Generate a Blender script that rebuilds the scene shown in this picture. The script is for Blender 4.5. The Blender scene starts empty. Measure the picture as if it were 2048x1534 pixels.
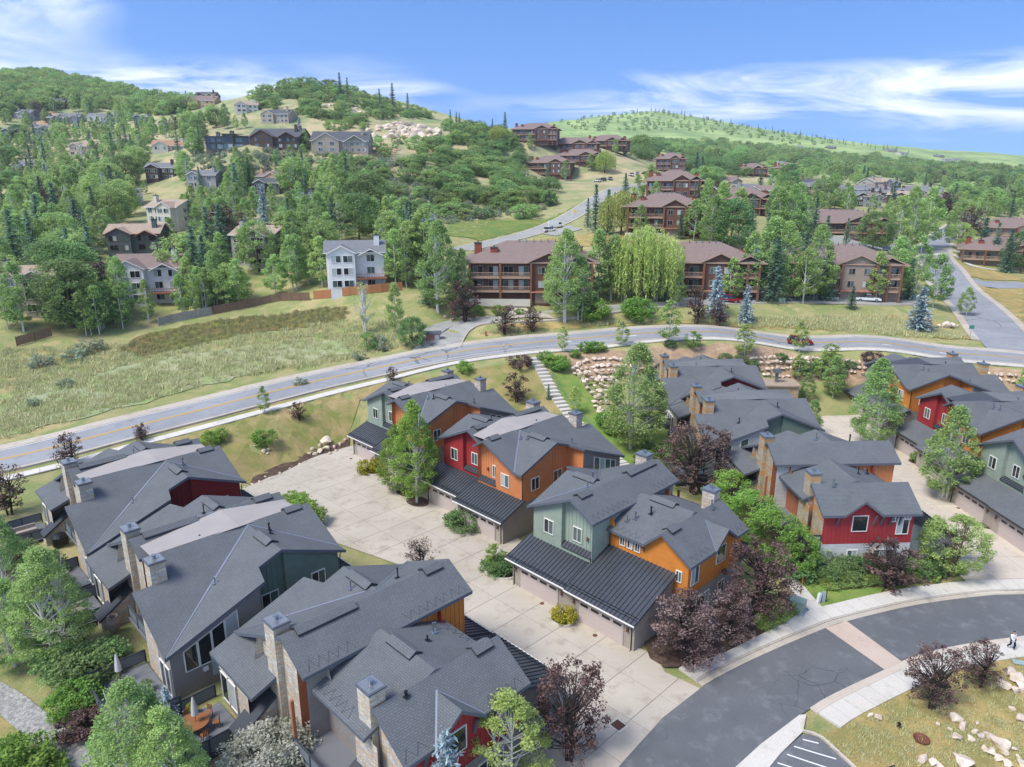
import bpy, bmesh, math, random
import numpy as np
from mathutils import Vector, Matrix
random.seed(7); RNG=np.random.default_rng(7)
S=bpy.context.scene; COL=S.collection
# ------------------------------------------------------------------ camera
FPX=1420.0; PITCH=math.radians(16); CAMH=38.5
cd=bpy.data.cameras.new('camera'); cam=bpy.data.objects.new('camera',cd); COL.objects.link(cam)
cam.location=(0,0,CAMH); cam.rotation_euler=(math.radians(90)-PITCH,0,0)
cd.sensor_fit='HORIZONTAL'; cd.sensor_width=36; cd.lens=36*FPX/2048; cd.clip_start=0.5; cd.clip_end=20000
S.camera=cam
# ------------------------------------------------------------------ sky, sun, exposure
SUN_EL,SUN_AZ=math.radians(56),math.radians(236)
w=bpy.data.worlds.new('World'); S.world=w; w.use_nodes=True
nt=w.node_tree; nt.nodes.clear()
def N(nt,t,**k):
    n=nt.nodes.new(t)
    for a,b in k.items():
        if a=='inp':
            for i,v in b.items(): n.inputs[i].default_value=v
        else: setattr(n,a,b)
    return n
sky=N(nt,'ShaderNodeTexSky',sky_type='NISHITA',sun_disc=False,sun_elevation=SUN_EL,sun_rotation=SUN_AZ,altitude=2000,air_density=1.0,dust_density=0.3,ozone_density=2.2)
hsv=N(nt,'ShaderNodeHueSaturation',inp={'Saturation':1.25,'Value':.74,'Hue':0.507})
nt.links.new(sky.outputs[0],hsv.inputs['Color'])
tc0=N(nt,'ShaderNodeTexCoord'); vl=N(nt,'ShaderNodeVectorMath',operation='ADD',inp={1:(0,0,.17)}); vn=N(nt,'ShaderNodeVectorMath',operation='NORMALIZE')
nt.links.new(tc0.outputs['Generated'],vl.inputs[0]); nt.links.new(vl.outputs[0],vn.inputs[0]); nt.links.new(vn.outputs[0],sky.inputs['Vector'])
tc=N(nt,'ShaderNodeTexCoord'); sep=N(nt,'ShaderNodeSeparateXYZ'); nt.links.new(tc.outputs['Generated'],sep.inputs[0])
# cloud layer: the view direction is projected on a high plane, so streaks foreshorten towards the horizon
def M(op,a,b=None,clamp=False):
    n=N(nt,'ShaderNodeMath',operation=op,use_clamp=clamp)
    for i,v in enumerate((a,b)):
        if v is None: continue
        if isinstance(v,(int,float)): n.inputs[i].default_value=v
        else: nt.links.new(v,n.inputs[i])
    return n.outputs[0]
zz=M('ADD',M('MAXIMUM',sep.outputs['Z'],0.0),.10)
cmb=N(nt,'ShaderNodeCombineXYZ'); nt.links.new(M('DIVIDE',sep.outputs['X'],zz),cmb.inputs[0]); nt.links.new(M('DIVIDE',sep.outputs['Y'],zz),cmb.inputs[1])
CL_OFF=(6.55,2.72,0.0)
mp=N(nt,'ShaderNodeMapping',inp={'Location':CL_OFF,'Rotation':(0,0,math.radians(-20)),'Scale':(.5,.62,1)}); nt.links.new(cmb.outputs[0],mp.inputs[0])
n1=N(nt,'ShaderNodeTexNoise',inp={'Scale':1.5,'Detail':10,'Roughness':.6,'Distortion':.9}); nt.links.new(mp.outputs[0],n1.inputs['Vector'])
n2=N(nt,'ShaderNodeTexNoise',inp={'Scale':.55,'Detail':2,'Roughness':.45}); nt.links.new(mp.outputs[0],n2.inputs['Vector'])
r1=N(nt,'ShaderNodeMapRange',inp={1:.41,2:.64}); nt.links.new(n1.outputs[0],r1.inputs[0])
r2=N(nt,'ShaderNodeMapRange',inp={1:.46,2:.58}); nt.links.new(n2.outputs[0],r2.inputs[0])
cf=M('MULTIPLY',M('MULTIPLY',r1.outputs[0],r2.outputs[0]),.92,True)
mix=N(nt,'ShaderNodeMixRGB',inp={'Color2':(4.6,4.7,5.0,1)}); nt.links.new(cf,mix.inputs[0]); nt.links.new(hsv.outputs[0],mix.inputs[1])
bg=N(nt,'ShaderNodeBackground',inp={'Strength':0.14}); nt.links.new(mix.outputs[0],bg.inputs[0])
out=N(nt,'ShaderNodeOutputWorld'); nt.links.new(bg.outputs[0],out.inputs[0])
sl=bpy.data.lights.new('sun','SUN'); sl.energy=1.8; sl.angle=math.radians(22); sl.color=(1,0.95,0.87)
so=bpy.data.objects.new('sun',sl); COL.objects.link(so)
sd=Vector((math.sin(SUN_AZ)*math.cos(SUN_EL),math.cos(SUN_AZ)*math.cos(SUN_EL),math.sin(SUN_EL)))
so.rotation_euler=sd.to_track_quat('Z','Y').to_euler(); so.location=(0,0,200)
vs=S.view_settings; vs.view_transform='Standard'; vs.look='None'; vs.exposure=1.36; vs.gamma=1
S.render.engine='CYCLES'
# ------------------------------------------------------------------ materials
MAT={}
def lin(h):
    c=[int(h[i:i+2],16)/255 for i in (0,2,4)]
    return tuple(x/12.92 if x<=.04045 else ((x+.055)/1.055)**2.4 for x in c)+(1,)
def mat(name,col,rough=.8,spec=.3,metal=0.0,var=0.0,scale=3.0,bump=0.0,bscale=None,dist=.02,col2=None,coord='Object',stretch=None,transl=0,island=0,objr=0,emit=None,detail=5):
    m=bpy.data.materials.new(name); m.use_nodes=True; t=m.node_tree; p=t.nodes['Principled BSDF']
    if isinstance(col,str): col=lin(col)
    if isinstance(col2,str): col2=lin(col2)
    p.inputs['Roughness'].default_value=rough; p.inputs['Specular IOR Level'].default_value=spec; p.inputs['Metallic'].default_value=metal
    p.inputs['Base Color'].default_value=col
    L=t.links.new; cout=None
    def tcv():
        tc=N(t,'ShaderNodeTexCoord'); o=tc.outputs[coord]
        if stretch:
            q=N(t,'ShaderNodeMapping',inp={'Scale':stretch}); L(o,q.inputs[0]); o=q.outputs[0]
        return o
    if var or col2:
        v=tcv(); n=N(t,'ShaderNodeTexNoise',inp={'Scale':scale,'Detail':detail,'Roughness':.62}); L(v,n.inputs['Vector'])
        mr=N(t,'ShaderNodeMapRange',inp={1:.32,2:.68}); L(n.outputs[0],mr.inputs[0])
        a=tuple(c*(1-var) for c in col[:3])+(1,); b=tuple(min(1,c*(1+var)) for c in (col2 or col)[:3])+(1,)
        mx=N(t,'ShaderNodeMixRGB',inp={'Color1':a,'Color2':b}); L(mr.outputs[0],mx.inputs[0]); cout=mx.outputs[0]
    for amt,kind in ((island,'i'),(objr,'o')):
        if amt:
            if kind=='i': q=N(t,'ShaderNodeNewGeometry').outputs['Random Per Island']
            else: q=N(t,'ShaderNodeObjectInfo').outputs['Random']
            mr=N(t,'ShaderNodeMapRange',inp={3:1-amt,4:1+amt}); L(q,mr.inputs[0])
            h=N(t,'ShaderNodeHueSaturation',inp={'Color':col}); L(mr.outputs[0],h.inputs['Value'])
            if kind=='o':
                m2=N(t,'ShaderNodeMapRange',inp={3:.5-amt*.09,4:.5+amt*.09})
                wn=N(t,'ShaderNodeTexWhiteNoise',noise_dimensions='1D'); L(q,wn.inputs['W']); L(wn.outputs[0],m2.inputs[0]); L(m2.outputs[0],h.inputs['Hue'])
            if cout: L(cout,h.inputs['Color'])
            cout=h.outputs[0]
    if cout: L(cout,p.inputs['Base Color'])
    if bump:
        v=tcv(); n=N(t,'ShaderNodeTexNoise',inp={'Scale':bscale or scale,'Detail':6,'Roughness':.6}); L(v,n.inputs['Vector'])
        b=N(t,'ShaderNodeBump',inp={'Strength':bump,'Distance':dist}); L(n.outputs[0],b.inputs['Height']); L(b.outputs[0],p.inputs['Normal'])
    if transl:
        o=t.nodes['Material Output']; tr=N(t,'ShaderNodeBsdfTranslucent'); ms=N(t,'ShaderNodeMixShader',inp={0:transl})
        tr.inputs[0].default_value=col
        if cout: L(cout,tr.inputs[0])
        L(p.outputs[0],ms.inputs[1]); L(tr.outputs[0],ms.inputs[2]); L(ms.outputs[0],o.inputs[0])
    MAT[name]=m; return m
def uvpat(name,c1,c2,mortar,bw,bh,msz,rough=.85,bump=.4,var=.25,spec=.25,off=.5,c3=None,nscale=1.2,msm=.1,bias=0.0):
    """brick-like pattern laid out in metres on the UV map: shingle courses, lap siding, ledge stone, slabs"""
    m=bpy.data.materials.new(name); m.use_nodes=True; t=m.node_tree; p=t.nodes['Principled BSDF']; L=t.links.new
    p.inputs['Roughness'].default_value=rough; p.inputs['Specular IOR Level'].default_value=spec
    tc=N(t,'ShaderNodeTexCoord')
    b=N(t,'ShaderNodeTexBrick',offset=off,inp={'Color1':lin(c1),'Color2':lin(c2),'Mortar':lin(mortar),'Scale':1.0,'Mortar Size':msz,'Mortar Smooth':msm,'Brick Width':bw,'Row Height':bh,'Bias':bias})
    L(tc.outputs['UV'],b.inputs['Vector'])
    n=N(t,'ShaderNodeTexNoise',inp={'Scale':nscale,'Detail':6,'Roughness':.65}); L(tc.outputs['UV'],n.inputs['Vector'])
    mr=N(t,'ShaderNodeMapRange',inp={1:.3,2:.7,3:1-var,4:1+var}); L(n.outputs[0],mr.inputs[0])
    h=N(t,'ShaderNodeHueSaturation'); L(mr.outputs[0],h.inputs['Value']); L(b.outputs[0],h.inputs['Color'])
    cc=h.outputs[0]
    if c3:
        q=N(t,'ShaderNodeTexWhiteNoise',noise_dimensions='2D')
        d=N(t,'ShaderNodeVectorMath',operation='DIVIDE',inp={1:(bw*1.7,bh,1)}); f=N(t,'ShaderNodeVectorMath',operation='FLOOR'); L(tc.outputs['UV'],d.inputs[0]); L(d.outputs[0],f.inputs[0]); L(f.outputs[0],q.inputs['Vector'])
        r=N(t,'ShaderNodeMapRange',inp={1:.72,2:.8}); L(q.outputs[0],r.inputs[0])
        mx=N(t,'ShaderNodeMixRGB',inp={'Color2':lin(c3)}); L(r.outputs[0],mx.inputs[0]); L(cc,mx.inputs[1]); cc=mx.outputs[0]
    L(cc,p.inputs['Base Color'])
    if bump:
        bp=N(t,'ShaderNodeBump',invert=True,inp={'Strength':bump,'Distance':.02}); L(b.outputs['Fac'],bp.inputs['Height']); L(bp.outputs[0],p.inputs['Normal'])
    MAT[name]=m; return m
uvpat('shingle','63676a','6a6d70','55585b',.3,.15,.018,.9,.5,.1,.2,.37,None,.4)
uvpat('shingle_light','6e7173','727577','5f6264',.3,.15,.012,.9,.5,.08,.2,.37,None,.3)
for k,c in dict(green='93a091',orange='c98152',bright_orange='cd8138',red='9c3436',gray='8b8580',taupe='a39a90',palegray='c4c4c2',rust='a2664a',darkgreen='6f8276',deepred='7d2226').items():
    b=lin(c); dk=tuple(x*.8 for x in b[:3])
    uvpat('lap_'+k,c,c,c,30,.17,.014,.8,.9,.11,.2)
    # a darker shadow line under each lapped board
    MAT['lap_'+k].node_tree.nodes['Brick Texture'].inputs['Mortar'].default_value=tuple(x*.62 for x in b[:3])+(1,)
    mat('paint_'+k,c,.75,.3,var=.07,scale=.8)
uvpat('ledge_stone','c9c0b1','b0aaa2','8a847c',.55,.13,.012,.9,.9,.32,.2,.43,'b9a184',2.2)
uvpat('ashlar','b3a489','a59a86','85796a',.75,.32,.018,.9,.7,.2,.2,.4,'b58d5e',1.6)
mat('fascia','5b6069',.6,.3,var=.06); mat('fascia_dark','3d4046',.6,.3); mat('cable','3c3f43',.6,.2); mat('trim_dark','33363a',.5,.4)
mat('metal_roof','4c5055',.34,.5,metal=.3,var=.1,scale=.6); mat('seam','24272b',.4,.5,metal=.3)
mat('membrane','9d9792',.6,.3,var=.06,scale=.5); mat('flashing','9aa0a6',.35,.5,metal=.7)
mat('corrugated','44474d',.6,.3)
mat('white_trim','dedbd4',.55,.35); mat('glass','1b2226',.06,.8); mat('blind','a9b0ae',.12,.7); mat('glass_green','4d5f5c',.05,.9)
mat('door_paint','b8aca7',.6,.3,var=.03,scale=.5); mat('door_window','23272a',.2,.5)
mat('pipe_metal','8d969e',.35,.5,metal=.8); mat('black','17181a',.45,.4); mat('copper','6d4a3a',.5,.4,metal=.3)
mat('chimney_cap','8e9499',.35,.5,metal=.6)

# concrete / asphalt
def paving(name,c1,c2,stain,rough=.9,scale=.12,fine=18,crack=0):
    m=bpy.data.materials.new(name); m.use_nodes=True; t=m.node_tree; p=t.nodes['Principled BSDF']; L=t.links.new
    p.inputs['Roughness'].default_value=rough; p.inputs['Specular IOR Level'].default_value=.25
    g=N(t,'ShaderNodeNewGeometry'); pos=g.outputs['Position']
    a=N(t,'ShaderNodeTexNoise',inp={'Scale':scale,'Detail':7,'Roughness':.65,'Distortion':.4}); L(pos,a.inputs['Vector'])
    r=N(t,'ShaderNodeMapRange',inp={1:.35,2:.65}); L(a.outputs[0],r.inputs[0])
    mx=N(t,'ShaderNodeMixRGB',inp={'Color1':lin(c1),'Color2':lin(c2)}); L(r.outputs[0],mx.inputs[0])
    b=N(t,'ShaderNodeTexNoise',inp={'Scale':scale*5,'Detail':6,'Roughness':.7}); L(pos,b.inputs['Vector'])
    r2=N(t,'ShaderNodeMapRange',inp={1:.52,2:.75,4:.85}); L(b.outputs[0],r2.inputs[0])
    m2=N(t,'ShaderNodeMixRGB',inp={'Color2':lin(stain)}); L(r2.outputs[0],m2.inputs[0]); L(mx.outputs[0],m2.inputs[1])
    c=N(t,'ShaderNodeTexNoise',inp={'Scale':fine,'Detail':3}); L(pos,c.inputs['Vector'])
    r3=N(t,'ShaderNodeMapRange',inp={1:.3,2:.7,3:.88,4:1.12}); L(c.outputs[0],r3.inputs[0])
    oi=N(t,'ShaderNodeObjectInfo'); r4=N(t,'ShaderNodeMapRange',inp={3:.97,4:1.03}); L(oi.outputs['Random'],r4.inputs[0])
    q=N(t,'ShaderNodeMath',operation='MULTIPLY'); L(r3.outputs[0],q.inputs[0]); L(r4.outputs[0],q.inputs[1])
    h=N(t,'ShaderNodeHueSaturation'); L(q.outputs[0],h.inputs['Value']); L(m2.outputs[0],h.inputs['Color']); cc=h.outputs[0]
    if crack:
        d=N(t,'ShaderNodeTexNoise',inp={'Scale':.5,'Detail':4}); L(pos,d.inputs['Vector'])
        ml=N(t,'ShaderNodeMixRGB',inp={0:.5}); L(pos,ml.inputs[1]); L(d.outputs['Color'],ml.inputs[2])
        v=N(t,'ShaderNodeTexVoronoi',feature='DISTANCE_TO_EDGE',inp={'Scale':crack}); L(ml.outputs[0],v.inputs['Vector'])
        rr=N(t,'ShaderNodeMapRange',inp={1:.006,2:.02,3:1,4:0}); L(v.outputs[0],rr.inputs[0])
        z=N(t,'ShaderNodeTexNoise',inp={'Scale':.05,'Detail':2}); L(pos,z.inputs['Vector'])
        zr=N(t,'ShaderNodeMapRange',inp={1:.55,2:.62,4:.6}); L(z.outputs[0],zr.inputs[0])
        mm=N(t,'ShaderNodeMath',operation='MULTIPLY'); L(rr.outputs[0],mm.inputs[0]); L(zr.outputs[0],mm.inputs[1])
        m3=N(t,'ShaderNodeMixRGB',inp={'Color2':lin('2e3033')}); L(mm.outputs[0],m3.inputs[0]); L(cc,m3.inputs[1]); cc=m3.outputs[0]
    L(cc,p.inputs['Base Color'])
    bp=N(t,'ShaderNodeBump',inp={'Strength':.25,'Distance':.01}); L(c.outputs[0],bp.inputs['Height']); L(bp.outputs[0],p.inputs['Normal'])
    MAT[name]=m; return m
paving('concrete','aaa192','b8b0a2','8f8475'); paving('concrete_new','c0bbb0','c9c5bc','aba598')
paving('concrete_pink','b5a292','bfae9f','a8958a'); paving('concrete_tan','b9ad9e','c4baac','a29686')
paving('asphalt','5b5d60','67696c','7c7e80',crack=.8); paving('asphalt_old','85878a','939598','76787c',crack=.25); paving('asphalt_pale','94958f','a09f9a','7c7d7d',crack=.5)
mat('paint_yellow','cba552',.7); mat('paint_white','d7d7d3',.7)
def ground(name,cols,scales,bump=.6):
    """patchy ground: three colours mixed by two noises"""
    m=bpy.data.materials.new(name); m.use_nodes=True; t=m.node_tree; p=t.nodes['Principled BSDF']; L=t.links.new
    p.inputs['Roughness'].default_value=.95; p.inputs['Specular IOR Level'].default_value=.1
    pos=N(t,'ShaderNodeNewGeometry').outputs['Position']; cc=None
    for i,sc in enumerate(scales):
        n=N(t,'ShaderNodeTexNoise',inp={'Scale':sc,'Detail':8,'Roughness':.66,'Distortion':.5}); L(pos,n.inputs['Vector'])
        r=N(t,'ShaderNodeMapRange',inp={1:.42,2:.6}); L(n.outputs[0],r.inputs[0])
        mx=N(t,'ShaderNodeMixRGB',inp={'Color1':lin(cols[0]),'Color2':lin(cols[i+1])}); L(r.outputs[0],mx.inputs[0])
        if cc: L(cc,mx.inputs[1])
        cc=mx.outputs[0]
    f=N(t,'ShaderNodeTexNoise',inp={'Scale':7,'Detail':5,'Roughness':.8}); L(pos,f.inputs['Vector'])
    r=N(t,'ShaderNodeMapRange',inp={1:.3,2:.7,3:.72,4:1.28}); L(f.outputs[0],r.inputs[0])
    h=N(t,'ShaderNodeHueSaturation'); L(r.outputs[0],h.inputs['Value']); L(cc,h.inputs['Color']); L(h.outputs[0],p.inputs['Base Color'])
    bp=N(t,'ShaderNodeBump',inp={'Strength':bump,'Distance':.12}); L(f.outputs[0],bp.inputs['Height']); L(bp.outputs[0],p.inputs['Normal'])
    MAT[name]=m
ground('meadow',['9a9668','b0a376','838f58'],[.07,.25],1.)
def hillmix():
    m=MAT['meadow']; t=m.node_tree; L=t.links.new; p=t.nodes['Principled BSDF']; src=p.inputs['Base Color'].links[0].from_socket
    pos=N(t,'ShaderNodeNewGeometry').outputs['Position']; sp=N(t,'ShaderNodeSeparateXYZ'); L(pos,sp.inputs[0])
    k=N(t,'ShaderNodeMapRange',inp={1:14,2:40}); L(sp.outputs['Z'],k.inputs[0])
    far=N(t,'ShaderNodeMapRange',inp={1:500,2:1000}); L(sp.outputs['Y'],far.inputs[0])
    n=N(t,'ShaderNodeTexNoise',inp={'Scale':.05,'Detail':12,'Roughness':.7}); L(pos,n.inputs['Vector']); r=N(t,'ShaderNodeMapRange',inp={1:.43,2:.58}); L(n.outputs[0],r.inputs[0])
    c=N(t,'ShaderNodeMixRGB',inp={'Color1':lin('b3a581'),'Color2':lin('808d62')}); L(r.outputs[0],c.inputs[0])
    n2=N(t,'ShaderNodeTexNoise',inp={'Scale':.012,'Detail':10,'Roughness':.75}); L(pos,n2.inputs['Vector']); r2=N(t,'ShaderNodeMapRange',inp={1:.44,2:.56}); L(n2.outputs[0],r2.inputs[0])
    f=N(t,'ShaderNodeMixRGB',inp={'Color1':lin('a0b474'),'Color2':lin('7d955f')}); L(r2.outputs[0],f.inputs[0])
    m1=N(t,'ShaderNodeMixRGB'); L(k.outputs[0],m1.inputs[0]); L(src,m1.inputs[1]); L(c.outputs[0],m1.inputs[2])
    m2=N(t,'ShaderNodeMixRGB'); L(far.outputs[0],m2.inputs[0]); L(m1.outputs[0],m2.inputs[1]); L(f.outputs[0],m2.inputs[2]); L(m2.outputs[0],p.inputs['Base Color'])
hillmix()
ground('dry_grass',['a38d5c','b39e68','8b8452'],[.1,.3]); ground('lawn',['6f8245','8d8a4e','5f7a3c'],[.12,.5]); ground('green_lawn',['5f7d3a','6f8a44','7f8b4a'],[.2,.6],.4)
ground('slope_lawn',['938758','a6936a','7c8048'],[.12,.3]); ground('mulch',['5b4a40','6d5b4e','4a3d36'],[.6,2.]); ground('dirt',['a98e72','b59c80','95806a'],[.2,.8])
ground('gravel',['9c9a96','b3b0aa','7f7f7e'],[1.5,4.]); ground('reeds_ground',['7d6a45','6f7a3e','5f5636'],[.1,.4])
ground('sage_field',['9aa083','a8a583','8a9a62'],[.05,.2])
# ------------------------------------------------------------------ mesh helper
class MB:
    def __init__(s): s.v=[];s.f=[];s.m=[];s.uv=[]
    def face(s,pts,mi=0,uv=None):
        b=len(s.v); s.v+= [tuple(p) for p in pts]; s.f.append(tuple(range(b,b+len(pts)))); s.m.append(mi)
        if uv is None:
            p=[Vector(q) for q in pts]; n=Vector((0,0,0))
            for i in range(len(p)): n+=p[i].cross(p[(i+1)%len(p)])
            if n.length<1e-9: n=Vector((0,0,1))
            n.normalize()
            if abs(n.z)>.999: U=Vector((1,0,0)); V=Vector((0,1,0))
            else:
                U=Vector((0,0,1)).cross(n).normalized(); V=n.cross(U)
            uv=[(q.dot(U),q.dot(V)) for q in p]
        s.uv+=uv
    def box(s,x0,x1,y0,y1,z0,z1,mi=0):
        P=lambda x,y,z:(x,y,z)
        s.face([P(x0,y0,z1),P(x1,y0,z1),P(x1,y1,z1),P(x0,y1,z1)],mi); s.face([P(x0,y1,z0),P(x1,y1,z0),P(x1,y0,z0),P(x0,y0,z0)],mi)
        s.face([P(x0,y0,z0),P(x1,y0,z0),P(x1,y0,z1),P(x0,y0,z1)],mi); s.face([P(x1,y1,z0),P(x0,y1,z0),P(x0,y1,z1),P(x1,y1,z1)],mi)
        s.face([P(x1,y0,z0),P(x1,y1,z0),P(x1,y1,z1),P(x1,y0,z1)],mi); s.face([P(x0,y1,z0),P(x0,y0,z0),P(x0,y0,z1),P(x0,y1,z1)],mi)
        return s
    def slab(s,top,th,mt=0,ms=1,mb=None):
        """solid plate under a (planar) top polygon, counter-clockwise from above"""
        bot=[(x,y,z-th) for x,y,z in top]; s.face(top,mt); s.face(bot[::-1],ms if mb is None else mb)
        n=len(top)
        for i in range(n):
            j=(i+1)%n; s.face([bot[i],bot[j],top[j],top[i]],ms)
        return s
    def prism(s,pts,z0,z1,mi=0):
        s.slab([(x,y,z1) for x,y in pts],z1-z0,mi,mi); return s
    def bar(s,a,b,w,h=None,mi=0):
        a=Vector(a);b=Vector(b);d=(b-a)
        if d.length<1e-6: return s
        d.normalize(); up=Vector((0,0,1)) if abs(d.z)<.95 else Vector((1,0,0))
        r=d.cross(up).normalized()*w/2; u=r.cross(d).normalized()*(h or w)/2
        A=[a-r-u,a+r-u,a+r+u,a-r+u]; B=[p+(b-a) for p in A]
        for i in range(4):
            j=(i+1)%4; s.face([A[i],A[j],B[j],B[i]],mi)
        s.face(A[::-1],mi); s.face(B,mi); return s
    def tube(s,path,rad,n=8,mi=0,cap=True):
        path=[Vector(p) for p in path]; rings=[]
        for i,p in enumerate(path):
            d=(path[min(i+1,len(path)-1)]-path[max(i-1,0)]).normalized(); up=Vector((0,0,1)) if abs(d.z)<.9 else Vector((1,0,0))
            r=d.cross(up).normalized(); u=r.cross(d); q=rad[i] if hasattr(rad,'__len__') else rad
            rings.append([p+(r*math.cos(2*math.pi*k/n)+u*math.sin(2*math.pi*k/n))*q for k in range(n)])
        for a,b in zip(rings,rings[1:]):
            for k in range(n):
                l=(k+1)%n; s.face([a[k],a[l],b[l],b[k]],mi,[(0,0)]*4)
        if cap: s.face(rings[0][::-1],mi,[(0,0)]*n); s.face(rings[-1],mi,[(0,0)]*n)
        return s
    def lathe(s,prof,n=14,c=(0,0,0),mi=0):
        R=[[(c[0]+r*math.cos(2*math.pi*k/n),c[1]+r*math.sin(2*math.pi*k/n),c[2]+z) for k in range(n)] for r,z in prof]
        for a,b in zip(R,R[1:]):
            for k in range(n):
                l=(k+1)%n; s.face([a[k],a[l],b[l],b[k]],mi,[(0,0)]*4)
        return s
    def mesh(s,name,mats,mir=False,smooth=False,weld=False):
        me=bpy.data.meshes.new(name); v=s.v; f=s.f; uv=s.uv
        if mir:
            v=[(x,-y,z) for x,y,z in v]; f2=[];uv2=[];k=0
            for q in f:
                n=len(q); f2.append(q[::-1]); uv2+=uv[k:k+n][::-1]; k+=n
            f=f2;uv=uv2
        me.from_pydata(v,[],f); me.polygons.foreach_set('material_index',s.m)
        l=me.uv_layers.new(name='UVMap'); l.data.foreach_set('uv',[c for q in uv for c in q])
        if weld:
            b=bmesh.new(); b.from_mesh(me); bmesh.ops.remove_doubles(b,verts=b.verts,dist=.0008); b.to_mesh(me); b.free()
        if smooth: me.polygons.foreach_set('use_smooth',[True]*len(me.polygons))
        for m in mats: me.materials.append(MAT[m])
        me.update(); return me
    def build(s,name,mats,parent=None,mir=False,smooth=False,weld=False):
        if isinstance(mats,str): mats=[mats]
        return obj(name,s.mesh(name,mats,mir,smooth,weld),parent)
def obj(name,me,parent=None):
    o=bpy.data.objects.new(name,me); COL.objects.link(o)
    if parent is not None: o.parent=parent
    return o
def tag(o,label=None,cat=None,group=None,kind=None):
    for k,v in (('label',label),('category',cat),('group',group),('kind',kind)):
        if v: o[k]=v
    return o
def thing(name,label,cat,loc=(0,0,0),rz=0,group=None,sc=1):
    o=bpy.data.objects.new(name,None); o.empty_display_size=.3; COL.objects.link(o); o.location=loc; o.rotation_euler=(0,0,rz); o.scale=(sc,)*3
    return tag(o,label,cat,group)
KIDS={}
def copy_tree(o,loc=None,rz=None,sc=None,parent=None):
    c=o.copy(); COL.objects.link(c); c.parent=parent
    if loc is not None: c.location=loc
    if rz is not None: c.rotation_euler=(0,0,rz)
    if sc is not None: c.scale=sc if hasattr(sc,'__len__') else (sc,)*3
    for ch in KIDS.setdefault(o.name,list(o.children)): copy_tree(ch,parent=c)
    return c
# ------------------------------------------------------------------ terrain
CP,SP=math.cos(PITCH),math.sin(PITCH)
def ray(px,py):
    u=(px-1024)/FPX; v=(py-767)/FPX
    return np.array([u,CP-v*SP,-(SP+v*CP)])
def W(px,py,z=0.0):
    d=ray(px,py); return np.array([0,0,CAMH])+d*((z-CAMH)/d[2])
def T(px,py,t):
    return np.array([0,0,CAMH])+ray(px,py)*t
CTRL=[W(*a) for a in [(1300,1500,0),(2040,1170,0),(2040,1330,0),(1800,1500,0.2),(1500,1250,0),(1200,1400,0),(700,905,0),(950,1010,0),(820,1120,0),(1000,1200,0),(1900,1000,0),(1800,900,0),(1640,850,0.2),(1690,800,2.2),(1600,800,2.0),(1760,800,2.2),(1560,1190,.2),(1700,1170,.3),(1480,1000,1),
 (358,1400,2.2),(200,1330,2.2),(90,1150,2.0),(60,1060,2.0),(0,1200,1.6),(0,1400,1.0),(150,1520,1.0),(450,1440,1.8),(640,1534,.8),(150,930,2.6),
 (0,945,2.4),(150,905,3.1),(300,865,3.8),(560,790,5.0),(750,755,6.2),(900,733,7.6),(1070,712,8.7),(1250,693,9.2),(1500,687,9.2),(1750,703,8.5),(2048,733,7.8),
 (0,880,2.5),(300,812,4.0),(560,752,5.3),(750,715,6.5),(900,695,7.8),(1150,668,9.2),(1500,664,9.4),(1900,690,8.4),
 (600,880,2.2),(480,900,2.4),(1150,800,4.6),(1260,860,2.4),(1330,930,1.6),(1180,880,2.2),(1200,770,5.6),(1400,715,7.4),(1750,745,5.2),(1600,742,4.5),(2040,770,5),
 (300,650,8.5),(600,625,10),(100,710,6.2),(750,645,9.6),(450,700,7.2),(0,760,4.6),(200,760,5.3),(850,655,9.5),(950,645,10),(1100,635,11),
 (1060,606,13),(1400,602,12.4),(1700,602,11),(1800,605,10.4),(1300,640,11),(1600,640,10.2),(1950,600,9.6),(2000,690,8.3),(2048,620,9.4),(1860,520,12.2),(1880,470,16),(1990,480,14)]]
CTRL+=[T(*a) for a in [(70,625,150),(300,607,165),(270,525,205),(340,458,245),(535,380,330),(330,362,340),(700,306,350),(720,577,162),(500,302,345),(600,158,600),(520,185,570),(690,180,600),(780,212,580),(900,245,560),(990,268,560),
 (100,150,820),(0,155,820),(220,175,760),(330,200,680),(400,212,600),(200,260,560),(60,240,580),(100,330,420),(800,420,285),(900,462,245),(1000,420,300),(950,330,380),(800,262,470),(860,270,450),(650,420,280),(450,430,260),(150,420,290),(0,470,240),(150,520,195),(450,520,200),(560,500,205),
 (960,492,225),(1105,462,252),(1160,430,285),(1230,380,335),(1330,350,420),(1100,355,415),(1070,285,430),(1210,290,470),(1340,335,470),(1340,470,215),(1330,410,260),(1450,400,300),(1640,470,230),(1700,400,420),(1560,350,520),(1900,380,700),(2040,400,600),
 (1160,240,1500),(1300,222,1800),(1420,240,1750),(1550,262,1700),(1700,290,1600),(1850,312,1500),(2040,340,1400),(1300,300,900),(1500,318,950),(1700,345,950),(1950,350,1000),(2040,325,2600),(1800,300,2400),(600,262,950),(700,268,950),(820,280,950),(930,288,950),(480,255,950),(350,250,1000),(200,215,1200),(60,205,1200),(1000,285,1100),(800,300,1500),(500,300,1700),(200,300,2000)]]
CTRL+=[np.array(a,float) for a in [(-120,30,1),(-60,10,0),(0,0,0),(80,20,0),(130,60,1),(-200,80,3),(180,120,6),(260,200,8),(-500,300,60),(-900,700,190),(500,300,20),(1200,900,60),(2600,2600,120),(-2600,2600,260),(0,3500,180)]]
CTRL=np.array(CTRL); cc=CTRL[:,:2]
def ker(d2): return np.sqrt(d2+25.0)
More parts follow.
